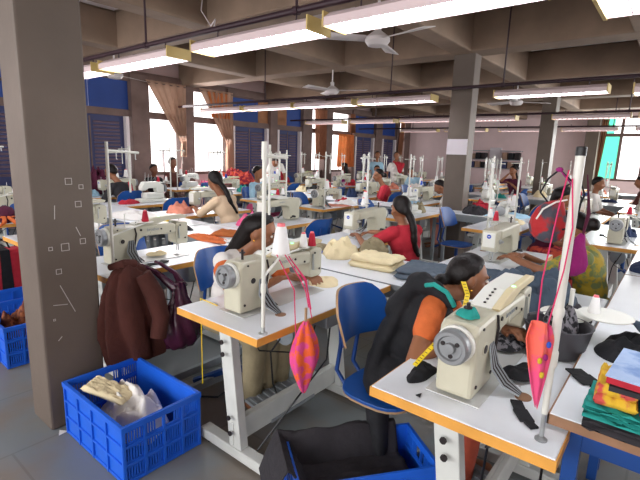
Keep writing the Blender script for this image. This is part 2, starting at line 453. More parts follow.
# pipes hanging from the ceiling
def pipe(x, z, y0, y1, label, rods):
    t = thing('conduit_pipe', label, 'pipe', (x, 0, z))
    MB().tube([(0, y0, 0), (0, y1, 0)], 0.022, 10).build('pipe_run', 'pipe_paint', t)
    for y in rods:
        MB().tube([(0, y, 0), (0, y, ZB-z+.45)], 0.010, 6).build('hanger_rod', 'pipe_paint', t)
        MB().lathe([(.03, -.02), (.03, .02)], (0, y, 0), 'y', 10).build('clamp', 'pipe_paint', t)
pipe(2.42, 2.47, -3, 9.1, 'dark pipe above the nearest row of tube lamps', (-1.3, 2.2, 4.1, 7.5))
pipe(6.1, 2.46, -3, 9.1, 'dark pipe above the second row of tube lamps, behind the middle pillar', (-.6, 1.95, 3.6, 6.3))
pipe(9.85, 2.44, -3, 9.1, 'dark pipe above the third row of tube lamps', (.9, 4.0, 6.2))
pipe(13.4, 2.42, -3, 9.1, 'dark pipe above the farthest rows of tube lamps', (1.5, 5.4, 7.0))
tag(MB().tube([(2.46, 3.15, 2.47), (2.6, 3.3, 2.62), (2.9, 3.75, 2.7), (3.2, 4.3, 3.0), (3.4, 4.5, 3.4)], .006, 6).build('power_cable', 'white_trim'), 'thin pale cable looping from the ceiling to the nearest pipe', 'cable')

# tube lamps
def lamp_proto(e='tube_light'):
    t = thing('ceiling_lamp', 'x', 'lamp', (0, 0, 2.3))
    L = .62
    MB().prism([(-.12, 0.0), (-.12, .05), (-.07, .085), (.07, .085), (.12, .05), (.12, 0.0), (.113, 0.0), (.113, .045), (-.113, .045), (-.113, 0)], -L, L, 'y').build('lamp_housing', 'lamp_body', t, smooth=0)
    MB().box(-.11, .11, -L+.03, L-.03, .012, .03).build('light_panel', e, t, smooth=0)
    g = MB()
    for k in range(14):
        y = -L+.08+k*(2*L-.16)/13; g.box(-.109, .109, y-.002, y+.002, -.002, .012)
    g.build('louvre_grid', 'lamp_body', t, smooth=0)
    for s in (-1, 1):
        MB().box(-.123, .123, s*L-.006, s*L+.006, -.004, .088).build('end_cap', 'lamp_end', t, smooth=0)
        MB().tube([(0, s*.42, .08), (0, s*.42, .17)], .006, 6).build('stem', 'pipe_paint', t)
    return t
lp = lamp_proto()
lpd = lamp_proto('tube_dim')
rows = [(2.42, [(-2.05, 0), (-.75, 0), (-.02, 0), (1.25, 0), (2.62, 0), (4.2, 0), (5.6, 0)], 'nearest lamp row'),
        (6.1, [(-.1, 0), (1.4, 0), (3.5, 0), (4.85, 0), (6.15, 0), (7.5, 0)], 'second lamp row'),
        (9.6, [(.1, 1), (1.45, 1), (3.35, 1), (4.7, 1), (6.1, 1), (7.6, 1)], 'third lamp row'),
        (13.3, [(.4, 1), (2.0, 1), (3.6, 1), (5.2, 1), (6.7, 1)], 'fourth lamp row')]
first = {0: True, 1: True}
words = ['rightmost', 'second from the right', 'third from the right', 'fourth from the right', 'fifth from the right', 'sixth from the right', 'seventh from the right']
for x, ys, rn in rows:
    vis = 0
    for k, (y, d) in enumerate(ys):
        if x == 2.42 and k in (0, 1, 2): continue
        if x == 6.1 and k == 0: continue
        lab = ('bright' if not d else 'dim pinkish') + ' white tube lamp in the %s, %s' % (rn, words[vis]); vis += 1
        src = lpd if d else lp
        if first[d]:
            first[d] = False; o = src; o.location = (x, y, 2.3)
        else: o = dup(src, (x, y, 2.3), 0, lab)
        o['label'] = lab; o['group'] = 'tube lamps hanging over the tables'

for (x, y, z, lb) in ((1.75, -.34, 2.0, 'bright low-hung lamp at the upper right corner of the view'), (5.0, -.18, 2.13, 'low-hung lamp at the right edge beyond the nearest row')):
    o = dup(lp, (x, y, z), 0, lb)
    MB().tube([(0, .3, .08), (0, .3, ZC-z-.001)], .006, 6).build('stem', 'pipe_paint', o)
    MB().tube([(0, -.3, .08), (0, -.3, ZC-z-.001)], .006, 6).build('stem', 'pipe_paint', o)
# ceiling fans
def fan(loc, rz, label):
    t = thing('ceiling_fan', label, 'fan', loc, rz, 'white ceiling fans')
    MB().tube([(0, 0, .06), (0, 0, ZC-loc[2]-.01)], .012, 8).build('down_rod', 'fan_white', t)
    MB().lathe([(.02, -.06), (.09, -.05), (.12, -.01), (.12, .02), (.07, .06), (.03, .09), (.035, .14), (.01, .16)], n=20).build('motor', 'fan_white', t)
    MB().lathe([(.012, 0), (.06, .05), (.06, .08), (.012, .1)], (0, 0, ZC-loc[2]-.11), n=16).build('canopy', 'fan_white', t)
    for k in range(3):
        a = 2*PI*k/3; R = Matrix.Rotation(a, 3, 'Z')
        def fn(u, v): return R @ Vector((.12+.5*u, (v-.5)*(.10+.05*u), .01+(v-.5)*.03))
        MB().grid(fn, 6, 2).build('blade', 'fan_white', t, solid=.006)
fan((3.85, 2.45, 2.6), 0.3, 'white ceiling fan above the red-bloused woman, nearest to the middle pillar')
fan((6.42, 4.96, 2.6), 0.9, 'white ceiling fan in front of the curtained windows')
fan((3.56, 6.95, 2.6), 0.35, 'white ceiling fan half behind the left pillar')
fan((9.05, 2.62, 2.58), 1.2, 'white ceiling fan between the middle pillar and the next pillar')
# ---------------------------------------------------------------- furniture prototypes
TZ = .76
def make_table(L=1.09, W=.57, wood='edge_wood'):
    """origin on the floor under the table's centre; operator on +y, hand-wheel end on -x"""
    t = thing('sewing_table', 'x', 'table')
    MB().box(-L/2+.004, L/2-.004, -W/2+.004, W/2-.004, TZ-.034, TZ).build('tabletop', 'white_laminate', t, smooth=0, bev=.002)
    e = MB()
    a, b = L/2, W/2; d = .006
    e.box(-a, -a+d, -b, b, TZ-.036, TZ-.003).box(a-d, a, -b, b, TZ-.036, TZ-.003).box(-a+d, a-d, -b, -b+d, TZ-.036, TZ-.003).box(-a+d, a-d, b-d, b, TZ-.036, TZ-.003)
    e.build('edge_band', wood, t, smooth=0)
    for s in (-1, 1):
        x = s*(L/2-.13)
        g = MB().bar((x, -.02, .07), (x, .06, TZ-.05), .085, .05, (1, 0, 0))
        g.box(x-.05, x+.05, -.16, .2, TZ-.06, TZ-.036)
        lg = g.build('leg', 'frame_paint', t, smooth=0, bev=.004)
        b2 = MB()
        sx = x-s*.0
        for q in (.16, .24, .56, .62):
            k = (q-.07)/(TZ-.12); yy = -.02+.08*k
            b2.lathe([(.012, 0), (.012, .008), (.006, .010)], (x+s*.043*1, yy, q) if s > 0 else (x-.052, yy, q), 'x', 8)
        b2.build('bolt', 'dark_metal', lg, smooth=0)
        MB().box(x-.044, x-.0435+.0, -.0, .0, 0.001, .002)
        MB().box(x-.032, x+.032, -W/2-.02, W/2-.03, .02, .075).build('foot', 'frame_paint', t, smooth=0, bev=.006)
        pd = MB()
        for yy in (-W/2+.03, W/2-.08): pd.lathe([(.02, 0), (.022, .012), (.012, .02)], (x, yy, 0), 'z', 10)
        pd.build('foot_pad', 'black_plastic', t)
    MB().box(-L/2+.1, L/2-.1, -.012, .012, .085, .205).box(-L/2+.1, L/2-.1, .012, .03, .185, .205).build('stretcher', 'frame_paint', t, smooth=0, bev=.003)
    # treadle, motor, control box, drawer
    tr_ = MB().box(-.18, .18, -.02, .20, .10, .118, Matrix.Rotation(.18, 3, 'X'))
    for k in range(7): tr_.box(-.16+k*.05, -.14+k*.05, -.0, .18, .116, .124, Matrix.Rotation(.18, 3, 'X'), (0, .09, .11))
    tr_.build('treadle', 'frame_grey', t, smooth=0)
    MB().lathe([(.05, -.1), (.07, -.09), (.07, .06), (.05, .08), (.02, .12)], (-.05, -.05, TZ-.16), 'x', 16).build('motor', 'frame_grey', t)
    MB().box(.12, .28, -.14, .1, TZ-.2, TZ-.04).build('control_box', 'steel_dull', t, smooth=0, bev=.01)
    MB().tube([(-.12, -.05, TZ-.16), (-.2, -.02, .5), (-.16, 0, .3), (-.05, .06, .14)], .005, 6).tube([(.2, -.1, TZ-.2), (.1, -.16, .4), (-.2, -.2, .3), (-.38, -.1, .05)], .005, 6).tube([(.2, 0, TZ-.2), (0, -.1, .45), (-.3, -.04, .55), (-.42, -.1, TZ-.06)], .004, 6).build('cable', 'black_plastic', t)
    return t

def text_mesh(name, s, size, matn, parent, loc, rot, ext=.0006):
    c = bpy.data.curves.new(name, 'FONT'); c.body = s; c.size = size; c.extrude = ext; c.align_x = 'CENTER'; c.align_y = 'CENTER'
    o = bpy.data.objects.new(name+'_tmp', c); COL.objects.link(o)
    me = bpy.data.meshes.new_from_object(o.evaluated_get(bpy.context.evaluated_depsgraph_get()))
    bpy.data.objects.remove(o); bpy.data.curves.remove(c)
    me.materials.clear(); me.materials.append(MATS[matn])
    q = bpy.data.objects.new(name, me); COL.objects.link(q); q.parent = parent; q.location = loc; q.rotation_euler = rot
    return q

def make_machine(panel='beige', logo='brother', body='cream_enamel'):
    """origin on the tabletop at the table's centre; wheel end at -x, needle at +x, operator on +y"""
    t = thing('sewing_machine', 'x', 'sewing machine')
    MB().box(-.41, .16, -.09, .09, .001, .004).build('bed_plate', 'bed_metal', t, smooth=0, bev=.003)
    MB().box(.08, .155, -.02, .085, .004, .0055).build('slide_plate', 'steel', t, smooth=0)
    # body: pillar + arm, one casting
    b = MB()
    b.prism([(-.405, .01), (-.24, .01), (-.235, .10), (-.215, .155), (-.17, .175), (.07, .17), (.07, .240), (.02, .246), (-.30, .256), (-.385, .252), (-.405, .236)], -.062, .062, 'y')
    b.build('body', body, t, smooth=0, bev=.014)
    hd = MB().prism([(.072, .10), (.072, .242), (.10, .250), (.16, .245), (.17, .235), (.17, .10), (.155, .085), (.09, .085)], -.055, .055, 'y')
    hd.build('face_cover', body, t, smooth=0, bev=.01)
    MB().box(.1705, .174, -.045, .045, .12, .228).build('face_plate', 'stand_white', t, smooth=0, bev=.002)
    # hand wheel
    wh = MB().lathe([(.028, -.412), (.05, -.415), (.056, -.425), (.056, -.448), (.05, -.455), (.04, -.455), (.036, -.449), (.018, -.449), (.016, -.46), (.001, -.461)], (0, 0, .19), 'x', 28)
    hw = wh.build('hand_wheel', 'steel_dull', t)
    k = MB()
    for a in range(3):
        an = 2*PI*a/3+.4; k.lathe([(.007, -.452), (.007, -.4485)], (0, .026*math.cos(an), .19+.026*math.sin(an)), 'x', 10)
    k.build('wheel_slot', 'dark_metal', hw)
    MB().lathe([(.050, -.405), (.060, -.405), (.060, -.418), (.056, -.420)], (0, 0, .19), 'x', 28).build('wheel_guard', 'stand_white', t)
    # needle bar, presser foot, take-up, tension
    n = MB().tube([(.122, 0, .085), (.122, 0, .03)], .005, 8).tube([(.122, 0, .04), (.122, 0, .011)], .0016, 6)
    n.build('needle_bar', 'steel', t)
    MB().tube([(.122, .022, .09), (.122, .022, .02)], .004, 8).box(.108, .136, .0, .04, .013, .018).build('presser_foot', 'steel', t, smooth=0)
    MB().bar((.09, -.06, .22), (.09, -.063, .13), .012, .004).build('take_up_lever', 'steel', t, smooth=0)
    MB().lathe([(.014, .056), (.018, .06), (.018, .066), (.012, .07), (.006, .085)], (.095, 0, .16), 'y', 14).build('tension_dial', 'steel', t)
    sc = MB()
    for (x, z, r) in ((-.38, .05, .006), (-.26, .05, .006), (-.33, .16, .014), (-.2, .222, .008), (-.05, .215, .006), (.02, .19, .006), (-.36, .237, .005), (.1, .225, .006), (.14, .13, .006)):
        sc.lathe([(r, -.066), (r, -.0625)], (x, 0, z), 'y', 12)
    sc.build('screw', 'dark_metal', t)
    sp = MB()
    for (x, z, r) in ((-.33, .16, .02), (-.12, .195, .012)): sp.lathe([(r, -.0645), (r*1.1, -.0625)], (x, 0, z), 'y', 16)
    sp.build('boss_ring', body, t)
    MB().tube([(-.245, -.064, .248), (-.235, -.067, .2), (-.25, -.067, .12), (-.235, -.07, .05), (-.2, -.09, .012)], .0045, 6).build('oil_pipe', 'dark_metal', t)
    # cable bundle going through the table
    cb = MB()
    for q in range(7):
        o_ = q*.009-.027; cb.mi = q % 2
        cb.tube([(-.27+o_*.6, -.060, .16), (-.285+o_, -.085, .09), (-.27+o_, -.12, .035), (-.26+o_*.5, -.165, .006)], .0034, 6)
    cb.build('cable_bundle', ['frame_grey', 'dark_metal'], t)
    MB().lathe([(.026, 0), (.026, .002), (.012, .0022)], (-.26, -.175, .0), 'z', 16).build('cable_grommet', 'edge_brown', t)
    # bobbin winder and thread guides on top
    MB().lathe([(.006, 0), (.006, .03), (.014, .032), (.014, .036), (.006, .038), (.006, .05)], (-.34, .0, .254), 'z', 10).build('bobbin_winder', 'dark_metal', t)
    MB().tube([(.03, -.045, .24), (.03, -.045, .275), (.05, -.045, .28)], .0025, 6).tube([(.14, .01, .24), (.14, .01, .29)], .0025, 6).build('thread_guide', 'steel', t)
    MB().bar((-.24, .065, .03), (-.24, .10, .05), .012, .012).lathe([(.012, .1), (.012, .14)], (-.24, 0, .055), 'y', 10).build('reverse_lever', 'black_plastic', t)
    if panel:
        pm = 'panel_beige' if panel == 'beige' else 'cream_enamel'
        pp = [(-.22, .250), (-.23, .262), (-.10, .298), (.12, .303), (.165, .290), (.155, .272), (.0, .270), (-.08, .252), (-.11, .248)]
        MB().prism(pp, -.060, -.034, 'y').build('control_panel', pm, t, smooth=0, bev=.004)
        MB().prism([(x*.985, z-.004-(.002 if z > .28 else 0)) for x, z in pp], -.034, .045, 'y').build('panel_face', 'stand_white', t, smooth=0, bev=.004)
        kk = MB()
        kk.box(-.06, .04, .0455, .047, .276, .292)
        kk.build('panel_screen', 'column_white', t, smooth=0)
        MB().ell((-.06, -.048, .299), (.007, .008, .003)).build('green_light', 'green_led', t)
        bt = MB()
        for j in range(5): bt.lathe([(.005, 0), (.005, .004)], (-.20+.022*j, .0, .2645+.0064*j), 'z', 8)
        bt.build('button', 'dark_metal', t)
    if logo == 'oval':
        MB().lathe([(.016, .1745), (.016, .1762)], (0, 0, .20), 'x', 20).build('oval_badge', 'thread_blue', t)
        MB().ell((.1765, 0, .20), (.001, .010, .003)).build('badge_stripe', 'column_white', t)
    elif logo:
        text_mesh('lettering', logo, .030, 'frame_grey', t, (-.11, -.0635, .218), (PI/2, 0, 0))
        text_mesh('lettering', logo, .030, 'frame_grey', t, (-.11, .0635, .218), (PI/2, 0, PI))
    return t

def make_overlock(body='stand_white'):
    t = thing('overlock_machine', 'x', 'sewing machine')
    MB().box(-.2, .2, -.1, .1, .001, .05).box(-.18, .1, -.09, .07, .05, .13).build('base_box', body, t, smooth=0, bev=.015)
    MB().prism([(-.19, .13), (-.19, .24), (-.1, .29), (.12, .29), (.16, .22), (.16, .17), (.1, .17), (.05, .20), (-.06, .2), (-.08, .13)], -.05, .05, 'y').build('arm', body, t, smooth=0, bev=.012)
    MB().lathe([(.03, -.2), (.055, -.205), (.055, -.235), (.02, -.24)], (0, 0, .19), 'x', 20).build('hand_wheel', 'steel_dull', t)
    g = MB()
    for k in range(4): g.lathe([(.012, -.052), (.014, -.06), (.006, -.075)], (-.1+.05*k, 0, .24), 'y', 10)
    g.build('tension_dial', 'steel', t)
    MB().tube([(.13, 0, .17), (.13, 0, .06)], .005, 6).build('needle_bar', 'steel', t)
    g = MB()
    for k in range(4): g.tube([(-.1+.05*k, -.04, .28), (-.1+.05*k, -.04, .36+.02*k), (-.05+.04*k, -.02, .30)], .002, 5)
    g.build('thread_guide', 'steel', t)
    return t

def make_stand(r=.009, h=.79, arms=True):
    t = thing('thread_stand', 'x', 'thread stand')
    MB().lathe([(.022, 0), (.022, .004), (.014, .006), (.014, .022), (r, .026)], (0, 0, 0), 'z', 12).build('base_flange', 'steel_dull', t)
    MB().tube([(0, 0, .01), (0, 0, h)], r, 10).build('pole', 'stand_white', t)
    if arms:
        MB().tube([(0, 0, h-.05), (.22, .05, h-.06)], r*.9, 8).tube([(.05, -.02, h-.06), (.05, .11, h-.065)], .004, 6).build('upper_arm', 'stand_white', t)
        g = MB()
        for x in (.07, .14, .2): g.tube([(x, .02+.15*x, h-.06), (x, .02+.15*x, h-.10), (x+.01, .03+.15*x, h-.1)], .0025, 5)
        g.build('thread_hook', 'steel', t)
        MB().tube([(.15, .035, h-.3), (.15, .035, h-.02)], .006, 8).build('rear_rod', 'stand_white', t)
        MB().tube([(0, 0, .24), (.33, .17, .27)], .006, 8).build('lower_arm', 'stand_white', t)
        for (x, y) in ((.11, .05), (.31, .16)):
            MB().lathe([(.05, 0), (.055, .004), (.05, .006)], (x, y, .272), 'z', 18).tube([(x, y, .27), (x, y, .36)], .003, 5).build('spool_tray', 'stand_white', t)
    return t

def make_cone(body='thread_white', big=True):
    t = thing('thread_cone', 'x', 'thread cone')
    k = 1 if big else .62
    MB().lathe([(.034*k, 0), (.037*k, .004), (.036*k, .012), (.022*k, .105*k), (.019*k, .112*k)], n=20).build('wound_thread', body, t)
    MB().lathe([(.017*k, .112*k), (.015*k, .124*k), (.004, .125*k)], n=14).build('cone_tip', 'cone_plastic', t)
    return t

def make_chair(back=True):
    """origin on floor, sitter faces +y"""
    t = thing('work_chair' if back else 'stool', 'x', 'chair' if back else 'stool')
    def curved(w, h, z0, y0, thick, bendr, m, name):
        def P(u, v, off):
            x = (u-.5)*w
            # rounded upper corners
            vv = v
            e = abs(u-.5)*2
            lim = 1-.32*max(0, (e-.55)/.45)**2
            z = z0+h*(vv*lim + (1-vv)*.14*max(0, (e-.6)/.4)**2)
            y = y0+bendr*(e**2)*.10+off-.05*(vv)
            return (x, y, z)
        b = MB(); n = 14; mm = 8
        f1 = [P(i/n, j/mm, thick/2) for j in range(mm+1) for i in range(n+1)]
        f2 = [P(i/n, j/mm, -thick/2) for j in range(mm+1) for i in range(n+1)]
        N = n+1
        fs = [(j*N+i, j*N+i+1, (j+1)*N+i+1, (j+1)*N+i) for j in range(mm) for i in range(n)]
        off = len(f1)
        b.add(f1+f2, fs+[tuple(q+off for q in reversed(f)) for f in fs])
        ed = []
        for i in range(n): ed.append((i, i+1)); ed.append((mm*N+i+1, mm*N+i))
        for j in range(mm): ed.append(((j+1)*N, j*N)); ed.append((j*N+n, (j+1)*N+n))
        cnt = len(b.f)
        b.mi = 1
        b.add([], [])
        for a_, c in ed: b.f.append((a_, c, c+off, a_+off)); b.m.append(1)
        return b.build(name, [m, 'plywood'], t, smooth=50)
    if back: curved(.40, .25, .645, -.20, .014, 1.0, 'blue_laminate', 'backrest')
    b = MB(); pts = []
    for k in range(24):
        a = 2*PI*k/24; pts.append((.19*math.copysign(abs(math.cos(a))**.7, math.cos(a)), .18*math.copysign(abs(math.sin(a))**.7, math.sin(a))))
    b.prism(pts, .44, .455, 'z'); b.build('seat', 'blue_laminate', t, smooth=0, bev=.003)
    MB().prism([(x*.99, y*.99) for x, y in pts], .430, .440, 'z').build('seat_underside', 'plywood', t, smooth=0)
    for s in ((-1, 1) if back else ()):
        MB().tube([(s*.07, -.02, .425), (s*.07, -.19, .43), (s*.07, -.235, .48), (s*.07, -.215, .63), (s*.07, -.230, .80)], .011, 8).build('back_support', 'blue_paint', t)
    MB().tube([(0, 0, .1), (0, 0, .43)], .022, 12).box(-.09, .09, -.05, .05, .418, .43).build('pedestal', 'blue_paint', t)
    for k in range(4):
        a = PI/4+k*PI/2; d = Vector((math.cos(a), math.sin(a), 0))
        MB().bar(d*.02+Vector((0, 0, .12)), d*.27+Vector((0, 0, .035)), .035, .03).lathe([(.014, 0), (.016, .02)], tuple(d*.255), 'z', 8).build('base_leg', 'blue_paint', t, smooth=0)
    return t

def make_crate(Lx=.40, Ly=.60, h=.30):
    t = thing('plastic_crate', 'x', 'crate')
    a, b = Lx/2, Ly/2
    r = MB(); w = .02
    for z0, z1, o_ in ((h-.028, h, .012), (h*.63, h*.63+.012, .008), (h*.32, h*.32+.012, .008), (0.004, .02, .006)):
        r.box(-a-o_, a+o_, -b-o_, -b+w*.3, z0, z1).box(-a-o_, a+o_, b-w*.3, b+o_, z0, z1).box(-a-o_, -a+w*.3, -b, b, z0, z1).box(a-w*.3, a+o_, -b, b, z0, z1)
    r.build('rim_band', 'blue_plastic', t, smooth=0, bev=.002)
    r = MB()
    for k in range(5):
        y = -b+k*Ly/4
        for s in (-1, 1): r.box(s*a-.006+s*.003, s*a+.006+s*.003, y-.006, y+.006, .006, h-.02)
    for k in range(5):
        x = -a+k*Lx/4
        for s in (-1, 1): r.box(x-.006, x+.006, s*b-.006+s*.003, s*b+.006+s*.003, .006, h-.02)
    r.build('rib_pattern', 'blue_plastic', t, smooth=0)
    # walls: the long walls recessed solid panels, the short walls slotted
    for s in (-1, 1):
        MB().box(s*a-.0025-s*.003, s*a+.0025-s*.003, -b, b, .01, h-.02).build('side_panel', 'blue_plastic', t, smooth=0)
    for s in (-1, 1):
        q = MB()
        for row, (z0, z1) in enumerate(((.02, .095), (.107, .19), (.20, .272))):
            q.box(-a, a, s*b-.0025, s*b+.0025, z0-.012, z0+.012); q.box(-a, a, s*b-.0025, s*b+.0025, z1-.008, z1+.004)
            n = 30
            for k in range(n):
                if row == 2 and abs(k-n/2) < 4: continue
                x = -a+(k+.5)*Lx/n; q.box(x-.0035, x+.0035, s*b-.0025, s*b+.0025, z0, z1)
        q.build('slotted_panel', 'blue_plastic', t, smooth=0)
    MB().box(-a, a, -b, b, .006, .012).build('crate_floor', 'blue_plastic', t, smooth=0)
    return t

# cloth
def heap(label, cx, cy, z0, rx, ry, h, matn, seed, rz=0, cat='cloth', name='cloth_pile', fold=5.0, group=None, flat=1.7):
    nu, nv = 60, 22; vs = []; fs = []
    for j in range(nv+1):
        t = j/nv
        for i in range(nu):
            a = 2*PI*i/nu
            rr_ = 1+.28*nz(math.cos(a)*1.3+seed, math.sin(a)*1.3, seed*.7)
            x, y = math.cos(a)*rx*t*rr_, math.sin(a)*ry*t*rr_
            prof = (1-t**2.2)**.7
            f = nz(x*fold/max(rx, .1)*.35+seed, y*fold/max(ry, .1)*.35, seed)
            g = abs(nz(x*14+seed*3, y*14, 1.3+seed))+.35*abs(nz(x*30+seed, y*26, seed))-.12
            z = h*prof*(.75+.55*f+.35*g*flat) + .004
            vs.append((x, y, max(.003, z)))
    for j in range(nv):
        for i in range(nu):
            i2 = (i+1) % nu
            if j == 0: fs.append((i, (j+1)*nu+i, (j+1)*nu+i2, i2))
            else: fs.append((j*nu+i, (j+1)*nu+i, (j+1)*nu+i2, j*nu+i2))
    b = MB(); b.add(vs, fs); b.add([(v[0]*.98, v[1]*.98, 0.0) for v in vs[nv*nu:]], [tuple(range(nu))])
    off = len(vs)
    b.f += [(nv*nu+i, off+i, off+(i+1) % nu, nv*nu+(i+1) % nu) for i in range(nu)]; b.m += [0]*nu
    b.f.append(tuple(range(nu-1, -1, -1))); b.m.append(0)
    o = b.build(name, matn, smooth=60, loc=(cx, cy, z0)); o.rotation_euler.z = rz
    return tag(o, label, cat, group)
def folded(label, cx, cy, z0, lx, ly, h, matn, seed, rz=0, layers=2, name='folded_cloth', cat='cloth', group=None):
    nu, nv = 24, 16
    b = MB()
    for L in range(layers):
        zz = h*L/layers; th = h/layers
        ax = lx*(1-.06*L)/2; ay = ly*(1-.05*L)/2
        def S(u, v, top):
            x = (u-.5)*2; y = (v-.5)*2
            wob = 1+.05*nz(x*1.5+seed+L, y*1.5, 2)
            e = max(abs(x), abs(y))
            edge = max(0, (e-.86)/.14)
            z = zz + (th*(1-.5*edge**2) + .011*nz(x*4+seed, y*4, L)+.009*abs(nz(x*9+seed, y*7, L)) if top else th*.5*edge**2)
            return (x*ax*wob, y*ay*wob, max(z, .001))
        b.grid(lambda u, v: S(u, v, True), nu, nv); b.grid(lambda u, v: S(u, v, False), nu, nv)
        # skirt
        N = nu+1; base = len(b.v)-2*(nu+1)*(nv+1); o2 = base+(nu+1)*(nv+1)
        for i in range(nu):
            for (p, q) in (((i), (i+1)), ((nv*N+i+1), (nv*N+i))): b.f.append((base+p, base+q, o2+q, o2+p)); b.m.append(0)
        for j in range(nv):
            for (p, q) in (((j+1)*N, j*N), (j*N+nu, (j+1)*N+nu)): b.f.append((base+p, base+q, o2+q, o2+p)); b.m.append(0)
    o = b.build(name, matn, smooth=60, loc=(cx, cy, z0)); o.rotation_euler.z = rz
    return tag(o, label, cat, group)

mat('cloth_cream', 'e2d3ab', 0.9, var=0.06, scale=8, bump=0.55, bscale=28)
mat('cloth_white', 'e4e1dc', 0.9, var=0.04, scale=8, bump=0.55, bscale=28)
mat('cloth_grey', '55606c', 0.9, var=0.12, scale=9, bump=0.55, bscale=28)
mat('cloth_denim', '42505f', 0.9, var=0.15, scale=9, bump=0.55, bscale=28)
mat('cloth_khaki', '8f8468', 0.9, var=0.15, scale=9, bump=0.55, bscale=28)
mat('scrap_rust', '5a2c1c', 0.85, hex2='8a5030', scale=25)
mat('yel_print', 'd8b030', 0.85, hex2='c8504a', scale=18, bump=0.55, bscale=28)
mat('cover_print', '6f8fc4', 0.6, hex2='9fb6d8', scale=8, bump=0.55, bscale=28)
mat('cloth_black', '17181c', 0.85, var=0.3, scale=20, bump=0.55, bscale=28)
mat('cloth_charcoal', '2e2c30', 0.9, var=0.12, bump=0.55, bscale=28)
mat('cloth_brown', '4b261f', 0.9, var=0.12, scale=7, bump=0.55, bscale=28)
mat('cloth_maroon', '4e1530', 0.85, var=0.15, bump=0.55, bscale=28)
mat('cloth_red', 'b02434', 0.85, var=0.1, bump=0.55, bscale=28)
mat('cloth_salmon', 'd98b74', 0.85, var=0.08, bump=0.55, bscale=28)
mat('cloth_navy', '1f2e50', 0.85, var=0.12, bump=0.55, bscale=28)
mat('cloth_orange', 'c86430', 0.85, var=0.1, bump=0.55, bscale=28)
mat('cloth_rust', '96402c', 0.85, var=0.15, bump=0.55, bscale=28)
mat('cloth_teal', '1f8f86', 0.85, var=0.1, bump=0.55, bscale=28)
mat('cloth_purple', '8c1668', 0.8, var=0.1, bump=0.55, bscale=28)
mat('cloth_yellow', 'c4a728', 0.85, var=0.1, bump=0.55, bscale=28)
mat('cloth_peach', 'd9bfa0', 0.85, var=0.06, scale=10, bump=0.55, bscale=28)
mat('cloth_lightblue', '9fc4d8', 0.85, var=0.05, bump=0.55, bscale=28)
mat('cloth_pink', 'd95a86', 0.85, var=0.1, bump=0.55, bscale=28)
mat('plum_plastic', '4a2238', 0.22, var=0.2, scale=10, bump=.5, bscale=30)
mat('flower_print', 'd84a8c', 0.85, hex2='e8622e', scale=26, bump=0.55, bscale=28)
mat('dot_print', 'ec6a5a', 0.85, hex2='e05080', scale=9, bump=0.55, bscale=28)
mat('camo_print', 'a02226', 0.8, hex2='45454f', scale=20, bump=0.55, bscale=28)
mat('leaf_print', 'a8902a', 0.85, hex2='6f7a4a', scale=18, bump=.4, bscale=28)
mat('bin_grey', '4b4a4e', .5)
mat('scrap_print', '1c1c20', 0.85, hex2='77757a', scale=45, bump=0.55, bscale=28)
mat('red_print', '8a1e34', 0.85, hex2='c8503a', scale=14, bump=0.55, bscale=28)
mat('green_print', '7d9a52', 0.85, hex2='5a5f8a', scale=16, bump=0.55, bscale=28)
mat('tape_yellow', 'e0c21c', 0.5)

# ---------------------------------------------------------------- sewing stations
TAB = make_table(); MA = make_machine('beige', 'brother'); MC = make_machine(None, 'oval'); MP = make_machine('cream', 'brother'); OV = make_overlock()
ST = make_stand(); STB = make_stand(.017, .80, False); CW = make_cone('thread_white'); CS = make_cone('thread_white', False); CR = make_cone('thread_red', False); CB = make_cone('thread_blue', False)
CH = make_chair(); SL = make_chair(False); CRT = make_crate()
PROT = [TAB, MA, MC, MP, OV, ST, STB, CW, CS, CR, CB, CH, SL, CRT]
RN = {'A': 'nearest row', 'C': 'second row', 'D': 'third row', 'E': 'fourth row', 'G': 'fifth row', 'H': 'sixth row', 'I': 'seventh row', 'J': 'eighth row'}
ORD = ['first', 'second', 'third', 'fourth', 'fifth', 'sixth', 'seventh', 'eighth']
def T(x, y, z=0): return (x, y, z)
def station(row, k, xc, yc, f, mach, cones=(CW, CS), chair=True, stand=ST, lab=None, seed=0, chair_rz=0, mo=(0, -.02)):
    """f=-1: operator on +y side, wheel towards -x (as built); f=+1: turned half round"""
    rz = 0 if f < 0 else PI
    R = Matrix.Rotation(rz, 3, 'Z')
    where = lab or '%s, %s station from the right' % (RN[row], ORD[k])
    dup(TAB, (xc, yc, 0), rz, 'white sewing table with wooden edge, '+where, 'sewing tables')
    def P(x, y, z): v = R @ Vector((x, y, z)); return (xc+v.x, yc+v.y, v.z)
    nm = {MA: 'cream sewing machine with raised control panel, ', MC: 'cream sewing machine with oval badge, ', MP: 'cream sewing machine with pale control panel, ', OV: 'small white overlock machine, '}[mach]
    mq = dup(mach, P(mo[0], mo[1], TZ), rz, nm+where, 'sewing machines')
    mq.scale.x = mo[2] if len(mo) > 2 else 1
    if stand: dup(stand, P(-.48, -.25, TZ), rz, 'white pole thread stand, '+where, 'thread stands')
    if stand == ST:
        for (cn, (x, y), wd) in zip(cones, ((.11, .05), (.31, .16)), ('left', 'right')):
            if cn: dup(cn, P(-.48+x, -.25+y, TZ+.279), rz, ('white' if cn in (CW, CS) else 'red' if cn is CR else 'blue')+' thread cone on '+('outer' if wd == 'left' else 'inner')+' tray, '+where, 'thread cones')
    if chair == 2: dup(SL, P(.05, .62, 0), PI+rz, 'blue backless stool, '+where, 'blue stools')
    elif chair: dup(CH, P(.05, .55, 0), PI+rz+chair_rz, 'blue work chair, '+where, 'blue work chairs')

PY = [.43, 1.55, 2.84, 4.07, 5.29, 6.5, 7.7]     # rows facing -y
QY = [1.02, 2.29, 3.45, 4.68, 5.9, 7.1]          # rows facing +y
random.seed(3)
XA = 1.735
